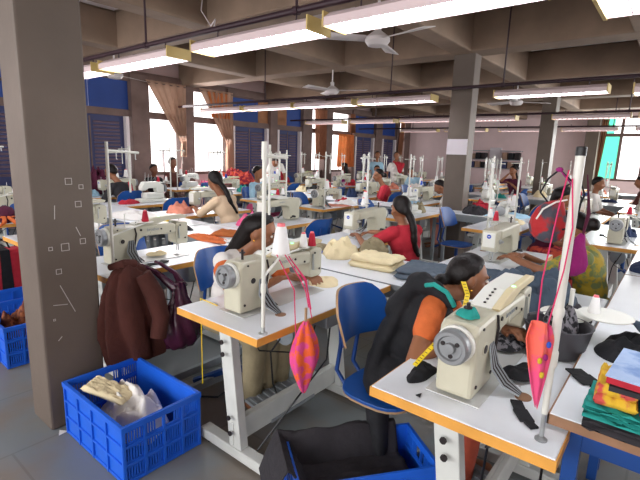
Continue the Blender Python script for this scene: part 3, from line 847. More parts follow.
# hero stations
station('A', 0, XA, .43, -1, MA, stand=None, lab='nearest station at the lower right', chair=False, mo=(.03, .045, 1.15))
dup(CH, (1.72, .95, 0), PI, 'blue work chair behind the bending seamstress, nearest of all', 'blue work chairs')
station('A', 1, XA, 1.55, -1, MA, cones=(None, None), lab='front middle station with the pink umbrella', chair=True, stand=None, mo=(.005, .02, 1.06))
station('A', 2, XA, 2.84, -1, MP, cones=(None, CR), lab='station just right of the left pillar')
for k in (3, 4, 5, 6): station('A', k, XA, PY[k], -1, [MA, MC, OV, MP][k % 4], cones=(CW, [CR, CS, CB][k % 3]))
XC = 3.47
for k, y in enumerate(QY):
    station('C', k, XC, y, 1, [MC, MC, MP, MA, OV, MC][k], cones=((CW, CS) if k % 2 else (CS, CR)), chair=2 if k in (0, 1, 3) else True)
for row, xc, ys, f in (('D', 5.39, PY, -1), ('E', 7.1, QY, 1), ('G', 8.98, PY, -1), ('H', 10.75, QY, 1), ('I', 12.6, PY, -1), ('J', 14.3, QY, 1)):
    for k, y in enumerate(ys):
        if row == 'J' and k < 1: continue
        dx = (random.random()-.5)*.05
        mc = [MP, MC, OV, MA][(k*7+ord(row)*3) % 4]
        if row == 'D' and k in (0, 1): mc = [MC, OV][k]
        station(row, k, xc+dx, y+(random.random()-.5)*.06, f, mc, cones=((CW, None) if row in 'GHIJ' else (CW, [CR, CS, CB][k % 3])), chair=row in 'DEGH')
# strips of plain table between facing rows
def strip(x0, x1, y0, y1, label, z=TZ, legs='frame_grey', edge='frame_grey'):
    t = thing('work_table', label, 'table', ((x0+x1)/2, (y0+y1)/2, 0), 0, 'plain tables')
    a, b = (x1-x0)/2, (y1-y0)/2
    MB().box(-a+.005, a-.005, -b+.005, b-.005, z-.03, z).build('tabletop', 'white_laminate', t, smooth=0, bev=.002)
    MB().box(-a, -a+.005, -b, b, z-.032, z-.002).box(a-.005, a, -b, b, z-.032, z-.002).box(-a, a, -b, -b+.005, z-.032, z-.002).box(-a, a, b-.005, b, z-.032, z-.002).build('edge_band', edge, t, smooth=0)
    for sx in (-1, 1):
        for sy_ in (-1, 1):
            MB().box(sx*(a-.05)-.02, sx*(a-.05)+.02, sy_*(b-.07)-.02, sy_*(b-.07)+.02, 0, z-.031).build('leg', legs, t, smooth=0)
    MB().box(-a+.07, a-.07, -b+.055, -b+.085, z-.1, z-.034).box(-a+.07, a-.07, b-.085, b-.055, z-.1, z-.034).box(-a+.035, -a+.065, -b+.09, b-.09, z-.1, z-.034).box(a-.065, a-.035, -b+.09, b-.09, z-.1, z-.034).build('apron', legs, t, smooth=0)
    return t
SY = [(.22, 2.6), (2.62, 3.8), (3.82, 5.0), (5.02, 6.2), (6.22, 7.4)]
for xa, xb, rn in ((2.30, 2.92, 'nearest and second'), (5.96, 6.53, 'third and fourth'), (9.56, 10.18, 'fifth and sixth'), (13.17, 13.72, 'seventh and eighth')):
    for k, (a, b) in enumerate(SY):
        strip(xa, xb, a, b-.0, 'plain white table between the %s rows, %s from the right' % (rn, ORD[k]))
# run of side tables at the right edge, on blue frames
for k, (a, b) in enumerate(((1.345, 2.41), (2.42, 3.5), (3.51, 4.55))):
    strip(a, b, -.42, .205, ['nearest white side table on a blue frame, lower right corner', 'second white side table along the right edge', 'third white side table along the right edge, farthest of them'][k], z=.80, legs='blue_paint', edge='edge_brown')
# ---- details of the near stations
def put(src, loc, rz, label, group): return dup(src, loc, rz, label, group)
# T2: thick white pole with clamp joint and two spool trays
ps = thing('thread_stand', 'thick white upright pole at the corner of the nearest table', 'thread stand', (1.262, .20, TZ), 0, 'thread stands')
MB().lathe([(.017, 0), (.017, .003), (.011, .006), (.007, .012)], n=16).build('base_flange', 'steel_dull', ps)
MB().tube([(0, 0, .0), (0, 0, .12)], .006, 8).build('threaded_rod', 'steel', ps)
MB().tube([(0, 0, .08), (0, 0, .24)], [.008, .010], 14).tube([(0, 0, .24), (0, 0, .775)], .0115, 16).build('pole', 'stand_white', ps)
MB().lathe([(.0125, .775), (.0125, .795), (.011, .797)], n=16).build('pole_cap', 'black_plastic', ps)
MB().lathe([(.0125, .22), (.014, .225), (.014, .26), (.0125, .265)], n=14).lathe([(.0125, .36), (.014, .365), (.014, .38), (.0125, .385)], n=14).build('collar', 'stand_white', ps)
s2 = thing('spool_holder', 'two flat white spool discs on a short post behind the thick pole', 'spool holder', (2.02, .28, TZ))
MB().tube([(0, 0, 0), (0, 0, .25)], .009, 10).build('post', 'stand_white', s2)
MB().lathe([(.095, .12), (.10, .124), (.095, .128)], (.05, .02, 0), n=26).build('spool_tray', 'stand_white', s2)
MB().lathe([(.095, .17), (.10, .174), (.095, .178)], (0.05, -.12, -.02), n=26).build('spool_tray', 'stand_white', s2)
put(CS, (2.06, .20, TZ+.155), 0, 'small white thread cone on the spool discs beside the thick pole', 'thread cones')
# T1: slim pole with arms
s1 = thing('thread_stand', 'slim white pole with crossed upper arms on the umbrella table', 'thread stand', (1.25, 1.292, TZ), 0, 'thread stands')
MB().lathe([(.02, 0), (.02, .003), (.01, .006)], n=14).lathe([(.009, 0), (.009, .03)], n=8).build('base_flange', 'steel', s1)
MB().tube([(0, 0, .005), (0, 0, .80)], .0085, 12).build('pole', 'stand_white', s1)
MB().lathe([(.011, .18), (.012, .19), (.011, .22)], n=10).lathe([(.011, .73), (.012, .74), (.011, .80)], n=10).build('collar', 'stand_white', s1)
MB().tube([(0, 0, .745), (.11, -.02, .74)], .0075, 8).tube([(.0, 0, .775), (.06, .05, .77)], .005, 8).build('upper_arm', 'stand_white', s1)
MB().tube([(.07, .04, .50), (.07, .04, .79)], .005, 8).tube([(0, 0, .745), (.07, .04, .745)], .005, 6).build('rear_rod', 'stand_white', s1)
MB().tube([(0, 0, .25), (.30, .18, .27)], .006, 8).build('lower_arm', 'stand_white', s1)
MB().lathe([(.045, .27), (.05, .274), (.045, .277)], (.28, .17, 0), n=20).build('spool_tray', 'stand_white', s1)
MB().lathe([(.03, .27), (.033, .273), (.03, .275)], (.49, .208, 0), n=16).tube([(.28, .17, .27), (.49, .208, .27)], .005, 6).build('spool_tray', 'stand_white', s1)
put(CW, (1.53, 1.462, TZ+.278), 0, 'large white thread cone with pink tip on the umbrella table', 'thread cones').scale = (1.2, 1.2, 1.2)
put(CS, (1.74, 1.50, TZ+.276), 0, 'smaller white thread cone next to the large pink-tipped one', 'thread cones')
put(CR, (1.81, 1.50, TZ+.272), 0, 'small red thread spool on top of the umbrella table machine', 'thread cones')
# ---------------------------------------------------------------- people
def remesh(mb, name, matn, parent, voxel, smooth_it=4, loc=None):
    o = mb.build(name, matn, smooth=0)
    m1 = o.modifiers.new('r', 'REMESH'); m1.mode = 'VOXEL'; m1.voxel_size = voxel; m1.use_smooth_shade = True
    if smooth_it:
        m2 = o.modifiers.new('s', 'SMOOTH'); m2.iterations = smooth_it; m2.factor = .5
    me = bpy.data.meshes.new_from_object(o.evaluated_get(bpy.context.evaluated_depsgraph_get()))
    for p in me.polygons: p.use_smooth = True
    bpy.data.objects.remove(o)
    q = bpy.data.objects.new(name, me); COL.objects.link(q)
    if parent is not None: q.parent = parent
    if loc is not None: q.location = loc
    return q
def ik(S, T_, L1, L2, hint):
    S, T_ = Vector(S), Vector(T_); d = T_-S; L = min(d.length, (L1+L2)*.985); d.normalize()
    Tn = S+d*L
    a = (L1*L1-L2*L2+L*L)/(2*L); h = math.sqrt(max(L1*L1-a*a, 0))
    hv = Vector(hint); hv = (hv-d*hv.dot(d))
    hv = hv.normalized() if hv.length > 1e-5 else Vector((0, 0, -1))
    return S+d*a+hv*h, Tn
def person(label, hips, neck, head, th, hy=None, hp=0, rh=None, lh=None, sit=True, top='cloth_red', low='cloth_navy', skin='skin', hair='bun', vox=.009, sleeve=.55,
           bands=None, shawl=None, sc=1.0, belly=False, elb=None, elr=None, kneedir=None, wrap=False):
    root = thing('person', label, 'person', (hips[0], hips[1], 0))
    O = Vector((hips[0], hips[1], 0))
    f = Vector((math.cos(th), math.sin(th), 0)); r = Vector((math.sin(th), -math.cos(th), 0)); Z = Vector((0, 0, 1))
    hips = Vector(hips)-O; neck = Vector(neck)-O; head = Vector(head)-O
    sp = (neck-hips).normalized(); nf = (f-sp*f.dot(sp)).normalized()
    LL = (neck-hips).length
    waist = hips+sp*LL*.36; chest = hips+sp*LL*.68
    shc = neck-sp*.055*sc
    SH = {1: shc+r*.155*sc, -1: shc-r*.155*sc}
    HJ = {1: hips+r*.09*sc-Z*.01, -1: hips-r*.09*sc-Z*.01}
    tgt = {}
    for s, q in ((1, rh), (-1, lh)):
        tgt[s] = Vector(q)-O if q is not None else (SH[s]+f*.30-Z*.28-r*s*.02 if sit else SH[s]-Z*.5+f*.08+r*s*.06)
    AR = {}
    for s in (1, -1):
        hint = {1: elr, -1: elb}[s]
        hint = Vector(hint) if hint is not None else (r*s*.9-Z*1.0-f*.3)
        AR[s] = ik(SH[s], tgt[s], .265*sc, .235*sc, hint)
    LG = {}
    for s in (1, -1):
        if sit:
            kd = kneedir if kneedir is not None else f
            kd = Vector(kd).normalized()
            k = HJ[s]+kd*.38*sc+r*s*.03; k.z = .50
            a = k+Vector((0, 0, -.41))-kd*.02; a.z = .085
        else:
            k = Vector((HJ[s].x, HJ[s].y, 0))*.7+r*s*.03+f*.03; k.z = hips.z*.53; a = k-f*.03; a.z = .085
        LG[s] = (k, a)
    # --- body
    b = MB()
    def arms(b, e=0, part=1.0, fore=True):
        for s in (1, -1):
            E_, W_ = AR[s]
            q = SH[s].lerp(E_, part)
            b.cap(SH[s]-r*s*.02, q, .047*sc+e, (.047-(.012*part))*sc+e, 12)
            if fore: b.cap(E_, W_, .035*sc+e, .023*sc+e, 12)
    def torso(b, e=0, lo=0.0):
        R = Matrix((r, nf, sp)).transposed()
        b.ell(chest, (.142*sc+e, .098*sc+e, .17*sc), 16, 10, R)
        b.ell(waist, (.122*sc+e, .092*sc+e, .15*sc), 16, 10, R)
        b.ell(shc-sp*.02, (.165*sc+e, .062*sc+e, .07*sc+e), 16, 8, R)
        if sc > .9: b.ell(chest+nf*.065+r*.06+sp*.01, (.06+e, .05+e, .06), 10, 8).ell(chest+nf*.065-r*.06+sp*.01, (.06+e, .05+e, .06), 10, 8)
    torso(b)
    b.ell(hips, (.165*sc, .12*sc, .11*sc), 16, 8, Matrix((r, f, Z)).transposed())
    arms(b)
    HR0 = Matrix.Rotation((hy if hy is not None else th)-PI/2, 3, 'Z') @ Matrix.Rotation(-hp, 3, 'X')
    hb = head-HR0 @ Vector((0, .01, .07))
    b.cap(neck-sp*.03, hb, .049*sc, .043*sc, 12)
    for s in (1, -1):
        k, a = LG[s]
        b.cap(HJ[s], k, .08*sc, .056*sc, 12); b.cap(k, a, .052*sc, .034*sc, 12)
        b.cap(a-Z*.035-f*.02, a+f*.14-Z*.055, .034, .026, 10, .8)
        # hand: palm, four unequal bent fingers, thumb from the side of the palm
        E_, W_ = AR[s]; d = (W_-E_).normalized(); sd = d.cross(Z); sd = sd.normalized() if sd.length > .2 else r.copy(); up = sd.cross(d)
        d2 = (d-up*.25).normalized()
        pc = W_+d2*.045
        b.cap(W_, pc+d2*.02, .021, .030, 12, .42, up)
        for q, (off, ln) in enumerate(((-.030, .050), (-.010, .062), (.010, .066), (.029, .056))):
            p0 = pc+d2*.025+sd*off; p1 = p0+(d2-up*.45).normalized()*ln*.55+sd*off*.12; p2 = p1+(d2*.5-up*.9).normalized()*ln*.5
            b.cap(p0, p1, .0090, .0082, 8); b.cap(p1, p2, .0082, .0068, 8)
        ts = -1 if sd.dot(r)*s > 0 else 1
        p0 = W_+d2*.025+sd*ts*.024; p1 = p0+(d2*.6+sd*ts*.7-up*.3).normalized()*.036; p2 = p1+(d2*.9-up*.4+sd*ts*.1).normalized()*.028
        b.cap(p0, p1, .011, .0095, 8); b.cap(p1, p2, .0095, .008, 8)
    # --- head with face
    def HP(x, y, z): return head+HR0 @ Vector((x*sc, y*sc, z*sc))
    b.ell(HP(0, -.012, .018), (.074*sc, .092*sc, .092*sc), 20, 14, HR0)
    b.ell(HP(0, .018, -.035), (.058*sc, .066*sc, .072*sc), 16, 12, HR0)
    b.ell(HP(0, .060, -.088), (.022*sc, .020*sc, .018*sc), 10, 8, HR0)
    b.cap(HP(0, .082, .02), HP(0, .100, -.020), .009*sc, .015*sc, 10)
    b.ell(HP(.0, .078, -.055), (.026*sc, .014*sc, .012*sc), 10, 6, HR0)
    for s in (1, -1):
        b.ell(HP(s*.030, .074, .030), (.024*sc, .012*sc, .008*sc), 10, 6, HR0)
        b.ell(HP(s*.038, .055, -.025), (.024*sc, .024*sc, .026*sc), 10, 6, HR0)
        b.ell(HP(s*.076, -.008, -.005), (.010*sc, .020*sc, .032*sc), 8, 8, HR0)
    remesh(b, 'body', skin, root, vox, 3)
    det = vox < .012
    if det:
        for s in (1, -1):
            e = MB().ell(HP(s*.031, .0785, .010), (.014*sc, .008*sc, .0075*sc), 12, 8, HR0).build('eye', 'eye_white', root)
            MB().ell(HP(s*.031, .0855, .009), (.0062, .0028, .0062), 10, 6, HR0).build('iris', 'black_plastic', e)
            MB().tube([HP(s*.014, .088, .032), HP(s*.03, .0885, .038), HP(s*.047, .078, .031)], .0035, 6).build('eyebrow', 'hair', root)
            MB().ell(HP(s*.083, -.004, -.042), (.005, .006, .007), 10, 6).build('earring', 'gold', root)
        MB().ell(HP(0, .091, -.054), (.021*sc, .006*sc, .0055*sc), 12, 6, HR0).build('mouth', 'lip', root)
    # --- hair
    h = MB(); n, m_ = 26, 18; vs = []; fs = []
    for i in range(m_+1):
        ph = PI*i/m_
        for k in range(n):
            t = 2*PI*k/n
            v = Vector((math.sin(ph)*math.cos(t), math.sin(ph)*math.sin(t), math.cos(ph)))
            q = -v.y*1.0+v.z*.85-.05
            kf = min(1, max(0, (q+.12)/.2))
            kk = .80+.285*kf
            if v.z < -.8: kk = min(kk, .85)
            part = .985 if abs(v.x) < .07 and v.z > .3 else 1
            vs.append(HP(v.x*.079*kk*part, -.012+v.y*.097*kk*part, .016+v.z*.099*kk*part))
    for i in range(m_):
        for k in range(n):
            k2 = (k+1) % n; fs.append((i*n+k, (i+1)*n+k, (i+1)*n+k2, i*n+k2))
    h.add(vs, fs)
    back = HR0 @ Vector((0, -1, 0))
    if hair in ('bun', 'lowbun'):
        h.ell(HP(0, -.125, -.02 if hair == 'bun' else -.055), (.045*sc, .038*sc, .045*sc), 12, 8, HR0)
    elif hair in ('tail', 'longtail', 'braid'):
        p = HP(0, -.10, -.02); h.ell(p, (.038, .03, .04), 10, 8)
        L = {'tail': .2, 'braid': .30, 'longtail': .36}[hair]; N = 9
        tgtp = chest-nf*(.13*sc)+r*.03
        for i in range(N):
            a = i/N; bb = (i+1)/N
            def PP(a):
                q = p+(tgtp-p)*min(1, a*1.0); q = q+back*.03*math.sin(PI*min(1, a*1.2)); q.z = p.z-L*a if L > 0 else q.z
                return q+r*.012*math.sin(a*7)
            rad = (.032 if hair != 'braid' else .022)*(1-.45*a**2)*(1+.12*math.sin(i*3))
            h.cap(PP(a), PP(bb), rad, rad*.95, 10)
    elif hair == 'loose':
        h.cap(HP(0, -.06, .02), shc-nf*.06-sp*.02, .07, .055, 12); h.cap(shc-nf*.06, chest-nf*.10-sp*.02, .055, .03, 12)
    if hair != 'scarf': remesh(h, 'hair', 'hair', root, max(vox*.9, .006), 2)
    else: remesh(h, 'head_scarf', 'cloth_maroon', root, vox, 2)
    # --- garments
    g = MB(); torso(g, .014); arms(g, .013, sleeve, fore=False)
    if not belly: g.ell(hips, (.178*sc, .135*sc, .12*sc), 16, 8, Matrix((r, f, Z)).transposed())
    bl = remesh(g, 'blouse', top, root, max(vox, .009), 4)
    if bands:
        for s in (1, -1):
            E_, W_ = AR[s]
            for q, (a0, w_) in enumerate(((.62, .012), (.50, .008), (.38, .010), (.26, .006))):
                c0 = SH[s].lerp(E_, a0); d = (E_-SH[s]).normalized()
                MB().cap(c0, c0+d*w_, (.070-.008*a0)*sc, (.070-.008*a0)*sc, 16).build('sleeve_band', bands, bl)
    k = MB()
    k.ell(hips-Z*.01, (.185*sc, .145*sc, .12*sc), 16, 8, Matrix((r, f, Z)).transposed())
    for s in (1, -1):
        kn, an = LG[s]
        k.cap(HJ[s], kn, .105*sc, .078*sc, 14); k.cap(kn, an+Z*.04, .078*sc, .060*sc, 14)
    km = (LG[1][0]+LG[-1][0])/2; k.cap(hips+f*.05, km, .09*sc, .07*sc, 12); k.cap(km, (LG[1][1]+LG[-1][1])/2+Z*.07, .07*sc, .06*sc, 12)
    remesh(k, 'skirt', low, root, max(vox*1.2, .011), 5)
    if shawl:
        w_ = MB()
        for (col, pts) in [shawl]:
            pr = [Vector(p[:3])-O for p in pts]
            for i in range(len(pts)-1):
                w_.cap(pr[i], pr[i+1], pts[i][3], pts[i+1][3], 14, pts[i][4], pts[i][5] if len(pts[i]) > 5 else None)
        if wrap:
            torso(w_, .018); w_.ell(hips, (.175*sc, .14*sc, .13*sc), 16, 8)
            kk_ = LG[1][0]; w_.cap(HJ[1], HJ[1].lerp(kk_, .55), .115*sc, .10*sc, 12)
        remesh(w_, 'shawl', shawl[0], root, max(vox, .009), 5)
    return root, AR, O
def ang(d): return math.radians(d)

# the seamstress at the nearest machine
sh = ('cloth_black', [
    (1.72, .67, .93, .030, .8), (1.705, .74, .985, .040, .8), (1.73, .82, .985, .06, .6), (1.76, .90, .86, .10, .45, (.2, -1, .4)), (1.76, .97, .70, .11, .45, (.2, -1, .3)), (1.73, 1.0, .52, .12, .5, (.4, -1, 0)), (1.66, .95, .36, .11, .5, (.6, -1, 0)), (1.64, .92, .2, .10, .5, (.6, -1, 0))])
p, AR, O = person('seamstress in an orange-sleeved blouse and black shawl bending over the nearest machine', (1.81, .95, .53), (1.81, .755, .95), (1.945, .685, .99), ang(-68), hy=ang(-50), hp=.22,
       rh=(1.64, .58, .84), lh=(1.90, .50, .82), top='cloth_orange', low='cloth_rust', hair='lowbun', vox=.007, sleeve=.46, shawl=sh, elr=(-.9, -.1, -.8), kneedir=(.28, -1, 0), sc=.93, wrap=True)
g = MB(); S0 = Vector((1.645, .705, .975))-O
g.tube([S0+Vector(v) for v in ((.03, .06, .02), (.02, .02, .035), (.015, -.04, .015), (.03, -.07, -.04))], .010, 8).build('teal_piping', 'cloth_teal', p)
# tape measure round her neck
def ribbon(name, pts, w_, th_, matn, label, cat, parent=None):
    b = MB()
    for i in range(len(pts)-1): b.bar(pts[i], pts[i+1], w_, th_)
    o = b.build(name, matn, parent, smooth=0)
    if label: tag(o, label, cat)
    return o
tp = [(1.76, .64, 1.02), (1.71, .60, .985), (1.62, .575, .95), (1.535, .575, .915), (1.46, .60, .87), (1.40, .625, .825), (1.36, .64, .795)]
o = ribbon('tape_measure', tp, .019, .003, 'tape_yellow', 'yellow tape measure hanging from the bending seamstress down to the nearest table', 'tape measure')
tk = MB()
for i in range(26):
    a = i/26*5.99; j = int(a); q = Vector(tp[j]).lerp(Vector(tp[j+1]), a-j); dd = (Vector(tp[j+1])-Vector(tp[j])).normalized()
    tk.bar(q+Vector((0, 0, .0012)), q+dd*.0025+Vector((0, 0, .0012)), .013, .002)
tk.build('tape_marks', 'black_plastic', o, smooth=0)
heap('teal yarn tangle on top of the nearest sewing machine', 1.385, .475, TZ+.256, .035, .035, .03, 'cloth_teal', 90, cat='yarn', name='yarn_tangle', fold=9)
# umbrella-table seamstress
person('seamstress in a white blouse with orange sleeve bands behind the umbrella table', (1.72, 2.12, .53), (1.70, 1.94, .95), (1.76, 1.84, 1.065), ang(-90), hy=ang(-62), hp=.35,
       rh=(1.72, 1.66, .83), lh=(1.90, 1.60, .83), top='cloth_white', low='cloth_khaki', hair='loose', vox=.008, sleeve=.66, bands='cloth_orange', sc=.95, elr=(-1, .1, -.8), kneedir=(.1, -1, 0))
# red blouse, seen from behind
person('woman in a red blouse with long dark ponytail, seen from behind', (3.29, 1.69, .53), (3.29, 1.73, .96), (3.27, 1.77, 1.09), ang(72), hy=ang(62), hp=.15,
       rh=(3.42, 2.16, .83), lh=(3.2, 2.14, .83), top='cloth_red', low='cloth_cream', hair='longtail', vox=.009, sleeve=.6, belly=True, sc=.95, elb=(-1, -.1, -.8), kneedir=(0, 1, 0))
person('woman in a peach tunic with a dark ponytail, seen from behind near the open window', (3.42, 4.02, .53), (3.36, 4.16, 1.0), (3.3, 4.24, 1.17), ang(100), hy=ang(80), hp=.2,
       top='cloth_peach', low='cloth_peach', hair='longtail', vox=.012, sleeve=.95, rh=(3.5, 4.55, .84), lh=(3.22, 4.52, .84))
person('dark-haired woman in maroon and orange, half hidden by the hanging red bag', (5.30, 1.10, .53), (5.22, .96, .99), (5.18, .92, 1.15), ang(-95), hy=ang(-70), hp=.4,
       top='cloth_maroon', low='red_print', hair='loose', vox=.012, sleeve=.7, shawl=('cloth_orange', [(5.06, .98, 1.02, .04, .6), (5.05, 1.0, .8, .04, .6)]))
person('woman with a yellow sleeve working behind the hanging purple pouch', (3.44, .34, .53), (3.38, .44, .96), (3.36, .52, 1.08), ang(95), hy=ang(95), hp=.5,
       rh=(3.36, .80, .85), lh=(3.22, .84, .85), top='leaf_print', low='cloth_denim', hair='bun', vox=.009, sleeve=.8, elb=(-1, -.2, -.6))
person('seamstress in red with tied dark hair, in profile, fourth row', (7.05, 4.05, .54), (6.98, 4.15, 1.0), (6.93, 4.24, 1.17), ang(125), hy=ang(140), hp=.2,
       top='cloth_red', low='cloth_lightblue', hair='bun', vox=.013, sleeve=.7)
person('person in pale blue shirt with short brown hair, before the louvred doors', (5.45, 5.85, .54), (5.42, 5.76, 1.0), (5.38, 5.70, 1.17), ang(-85), hy=ang(-60), hp=.25,
       top='cloth_lightblue', low='cloth_pink', hair='short', vox=.014, sleeve=.95)
person('person in black jacket with red back stripe, seated near the blue boards', (3.45, 6.50, .54), (3.38, 6.62, 1.0), (3.3, 6.72, 1.15), ang(100), hy=ang(110), hp=.3,
       top='cloth_charcoal', low='cloth_black', hair='short', vox=.014, sleeve=.9, shawl=('cloth_red', [(3.46, 6.48, 1.0, .03, .6), (3.48, 6.38, .7, .035, .6)]))
person('person in a white shirt right of the thick pole, fifth row', (8.95, 1.18, .54), (8.93, 1.12, 1.0), (8.90, 1.08, 1.17), ang(-90), hp=.2, top='cloth_white', low='cloth_navy', hair='short', vox=.015, sleeve=.9)
person('dark-haired person in brown at the far right window', (10.8, .48, .54), (10.8, .56, 1.0), (10.8, .62, 1.17), ang(90), hp=.3, top='cloth_brown', low='cloth_navy', hair='short', vox=.016, sleeve=.9)
person('standing woman in turquoise with folded arms before the far blue doors', (11.5, 7.12, .84), (11.5, 7.12, 1.34), (11.5, 7.10, 1.53), ang(-140), sit=False, top='cloth_lightblue', low='cloth_teal', hair='lowbun', vox=.018, sleeve=.6)
person('standing woman in white wearing a bright red scarf, far back', (11.0, 6.2, .84), (11.0, 6.2, 1.34), (11.0, 6.18, 1.53), ang(-140), sit=False, top='cloth_white', low='cloth_white', hair='lowbun', vox=.018, sleeve=.6,
       shawl=('cloth_red', [(10.92, 6.03, 1.12, .05, .7), (10.93, 6.10, 1.3, .06, .7), (11.05, 6.25, 1.37, .06, .7), (11.05, 6.0, 1.3, .06, .7), (10.92, 6.0, 1.1, .05, .7)]))
person('woman in a dark plaid shirt raising her hand to her face, before the far wall', (10.75, 2.92, .60), (10.72, 2.96, 1.10), (10.70, 3.0, 1.27), ang(150), hy=ang(160), hp=.2, top='cloth_maroon', low='cloth_black', hair='longtail', vox=.014, sleeve=.95,
       rh=(10.55, 3.05, 1.2), lh=(10.45, 2.95, 1.0))
person('bending person in a white shirt behind the slim pole, before the louvred doors', (8.25, 8.15, .88), (8.0, 7.85, 1.24), (7.85, 7.75, 1.28), ang(-130), hp=.7, sit=False, top='cloth_white', low='cloth_grey', hair='short', skin='skin', vox=.016, sleeve=.6)
person('dark-skinned person seated in front of the first open window', (5.36, 8.3, .56), (5.34, 8.22, 1.05), (5.33, 8.2, 1.24), ang(-90), hp=.2, top='cloth_brown', low='cloth_brown', skin='skin_dark', hair='short', vox=.015, sleeve=.5)
person('small dark-haired head beside the person at the first open window', (4.95, 8.35, .50), (4.95, 8.3, .95), (4.95, 8.28, 1.10), ang(-90), hp=.2, top='cloth_black', low='cloth_brown', skin='skin_dark', hair='short', vox=.015, sleeve=.5)
person('dark-haired woman in purple working far back left of the turquoise woman', (10.8, 7.75, .54), (10.8, 7.78, 1.0), (10.8, 7.8, 1.17), ang(95), hp=.3, top='cloth_purple', low='cloth_navy', hair='loose', vox=.018, sleeve=.8)
person('dark-haired woman in white seated in front of the turquoise woman', (10.75, 6.52, .54), (10.73, 6.55, 1.0), (10.70, 6.6, 1.14), ang(-140), hp=.2, top='cloth_white', low='cloth_navy', hair='lowbun', vox=.018, sleeve=.8)
person('woman with a dark top knot leaning left, right of the red scarf woman', (10.75, 5.38, .54), (10.67, 5.45, 1.0), (10.6, 5.5, 1.13), ang(-150), hp=.4, top='cloth_lightblue', low='cloth_grey', hair='bun', vox=.018, sleeve=.8)
person('stooping person in pale pink at the left side of the middle pillar', (7.3, 2.85, .54), (7.12, 3.02, .93), (7.02, 3.10, 1.04), ang(120), hp=.6, top='cloth_white', low='cloth_salmon', hair='short', vox=.013, sleeve=.9)

# ---------------------------------------------------------------- crates and their loads
def crate(loc, rz, label, sx=1, sy_=1):
    o = dup(CRT, loc, rz, label, 'blue plastic crates'); o.scale = (sx, sy_, 1); return o
crate((1.055, 2.07, 0), 0, 'blue plastic crate with pale cloth beside the left pillar', 1, 1)
crate((1.085, 3.70, 0), 0, 'blue plastic crate with brown scraps behind the left pillar')
crate((1.22, 4.55, .0), PI/2, 'blue plastic crate under the red bag at the left edge')
crate((1.42, .885, 0), ang(53), 'blue plastic crate with dark cloth at the bottom centre', .72, .95)
heap('crumpled white and cream cloth lying in the nearest blue crate', 1.055, 2.07, .10, .14, .23, .19, 'cloth_white', 4, .0, fold=7)
o = folded('cream folded fabric sticking up in the nearest blue crate', .985, 2.16, .262, .13, .24, .03, 'cloth_cream', 8, .5, 1)
o.rotation_euler.x = .25
heap('rusty brown cloth scraps in the crate behind the left pillar', 1.085, 3.70, .08, .15, .22, .24, 'scrap_rust' if 'scrap_rust' in MATS else 'cloth_rust', 6)
heap('dark cloth filling the crate under the red bag', 1.22, 4.55, .03, .2, .14, .2, 'cloth_charcoal', 9)
# dark cloth laid over the bottom crate
u_, v_ = Vector((-.80, .60)), Vector((.60, .80))
cc = Vector((1.42, .885))
def drape(u, v):
    a = (u*1.24-.62)*.52; bb = (v*1.5-.5)*.30-.04      # along crate, across crate
    a = .30-u*.74                                        # from right end to beyond the left end
    x = cc.x-u_.x*(a)*1.0; y = cc.y-u_.y*(a)
    q = -.19+v*.36
    x += v_.x*q; y += v_.y*q
    z = .26-.13*max(0, math.sin(PI*u*.85))*max(0, math.sin(PI*v))
    if v > .93: z = .315-.3*(v-.93)
    elif v > .8: z = max(z, .312*(v-.7)/.23)
    if u > .84: z = .318-max(0, (u-.88))*2.4; x += u_.x*(-.02); y += 0
    z += .012*nz(u*6, v*5, 3)+.010*abs(nz(u*13, v*9, 5))
    return (x, y, max(.02, z))
def drape2(u, v):
    # u: along crate (0 right end .. 1 left end and over), v: across, 0 near side .. 1 far side
    s = -.22+u*.62; q = -.10+v*.26
    z = .20+.02*nz(u*5, v*5, 1)
    far = max(0, (v-.72)/.28); z += .125*min(1, far*1.4)
    lf = max(0, (u-.72)/.28); z = max(z, .20+.13*min(1, lf*2)) - max(0, lf-.6)*.35*(1.2)
    z += .012*abs(nz(u*12, v*10, 5))
    P = cc+u_*s+v_*q
    return (P.x, P.y, z)
tag(MB().grid(drape2, 40, 24).build('dark_cloth', 'cloth_charcoal', solid=.006), 'charcoal cloth draped over the back and left end of the bottom crate', 'cloth')

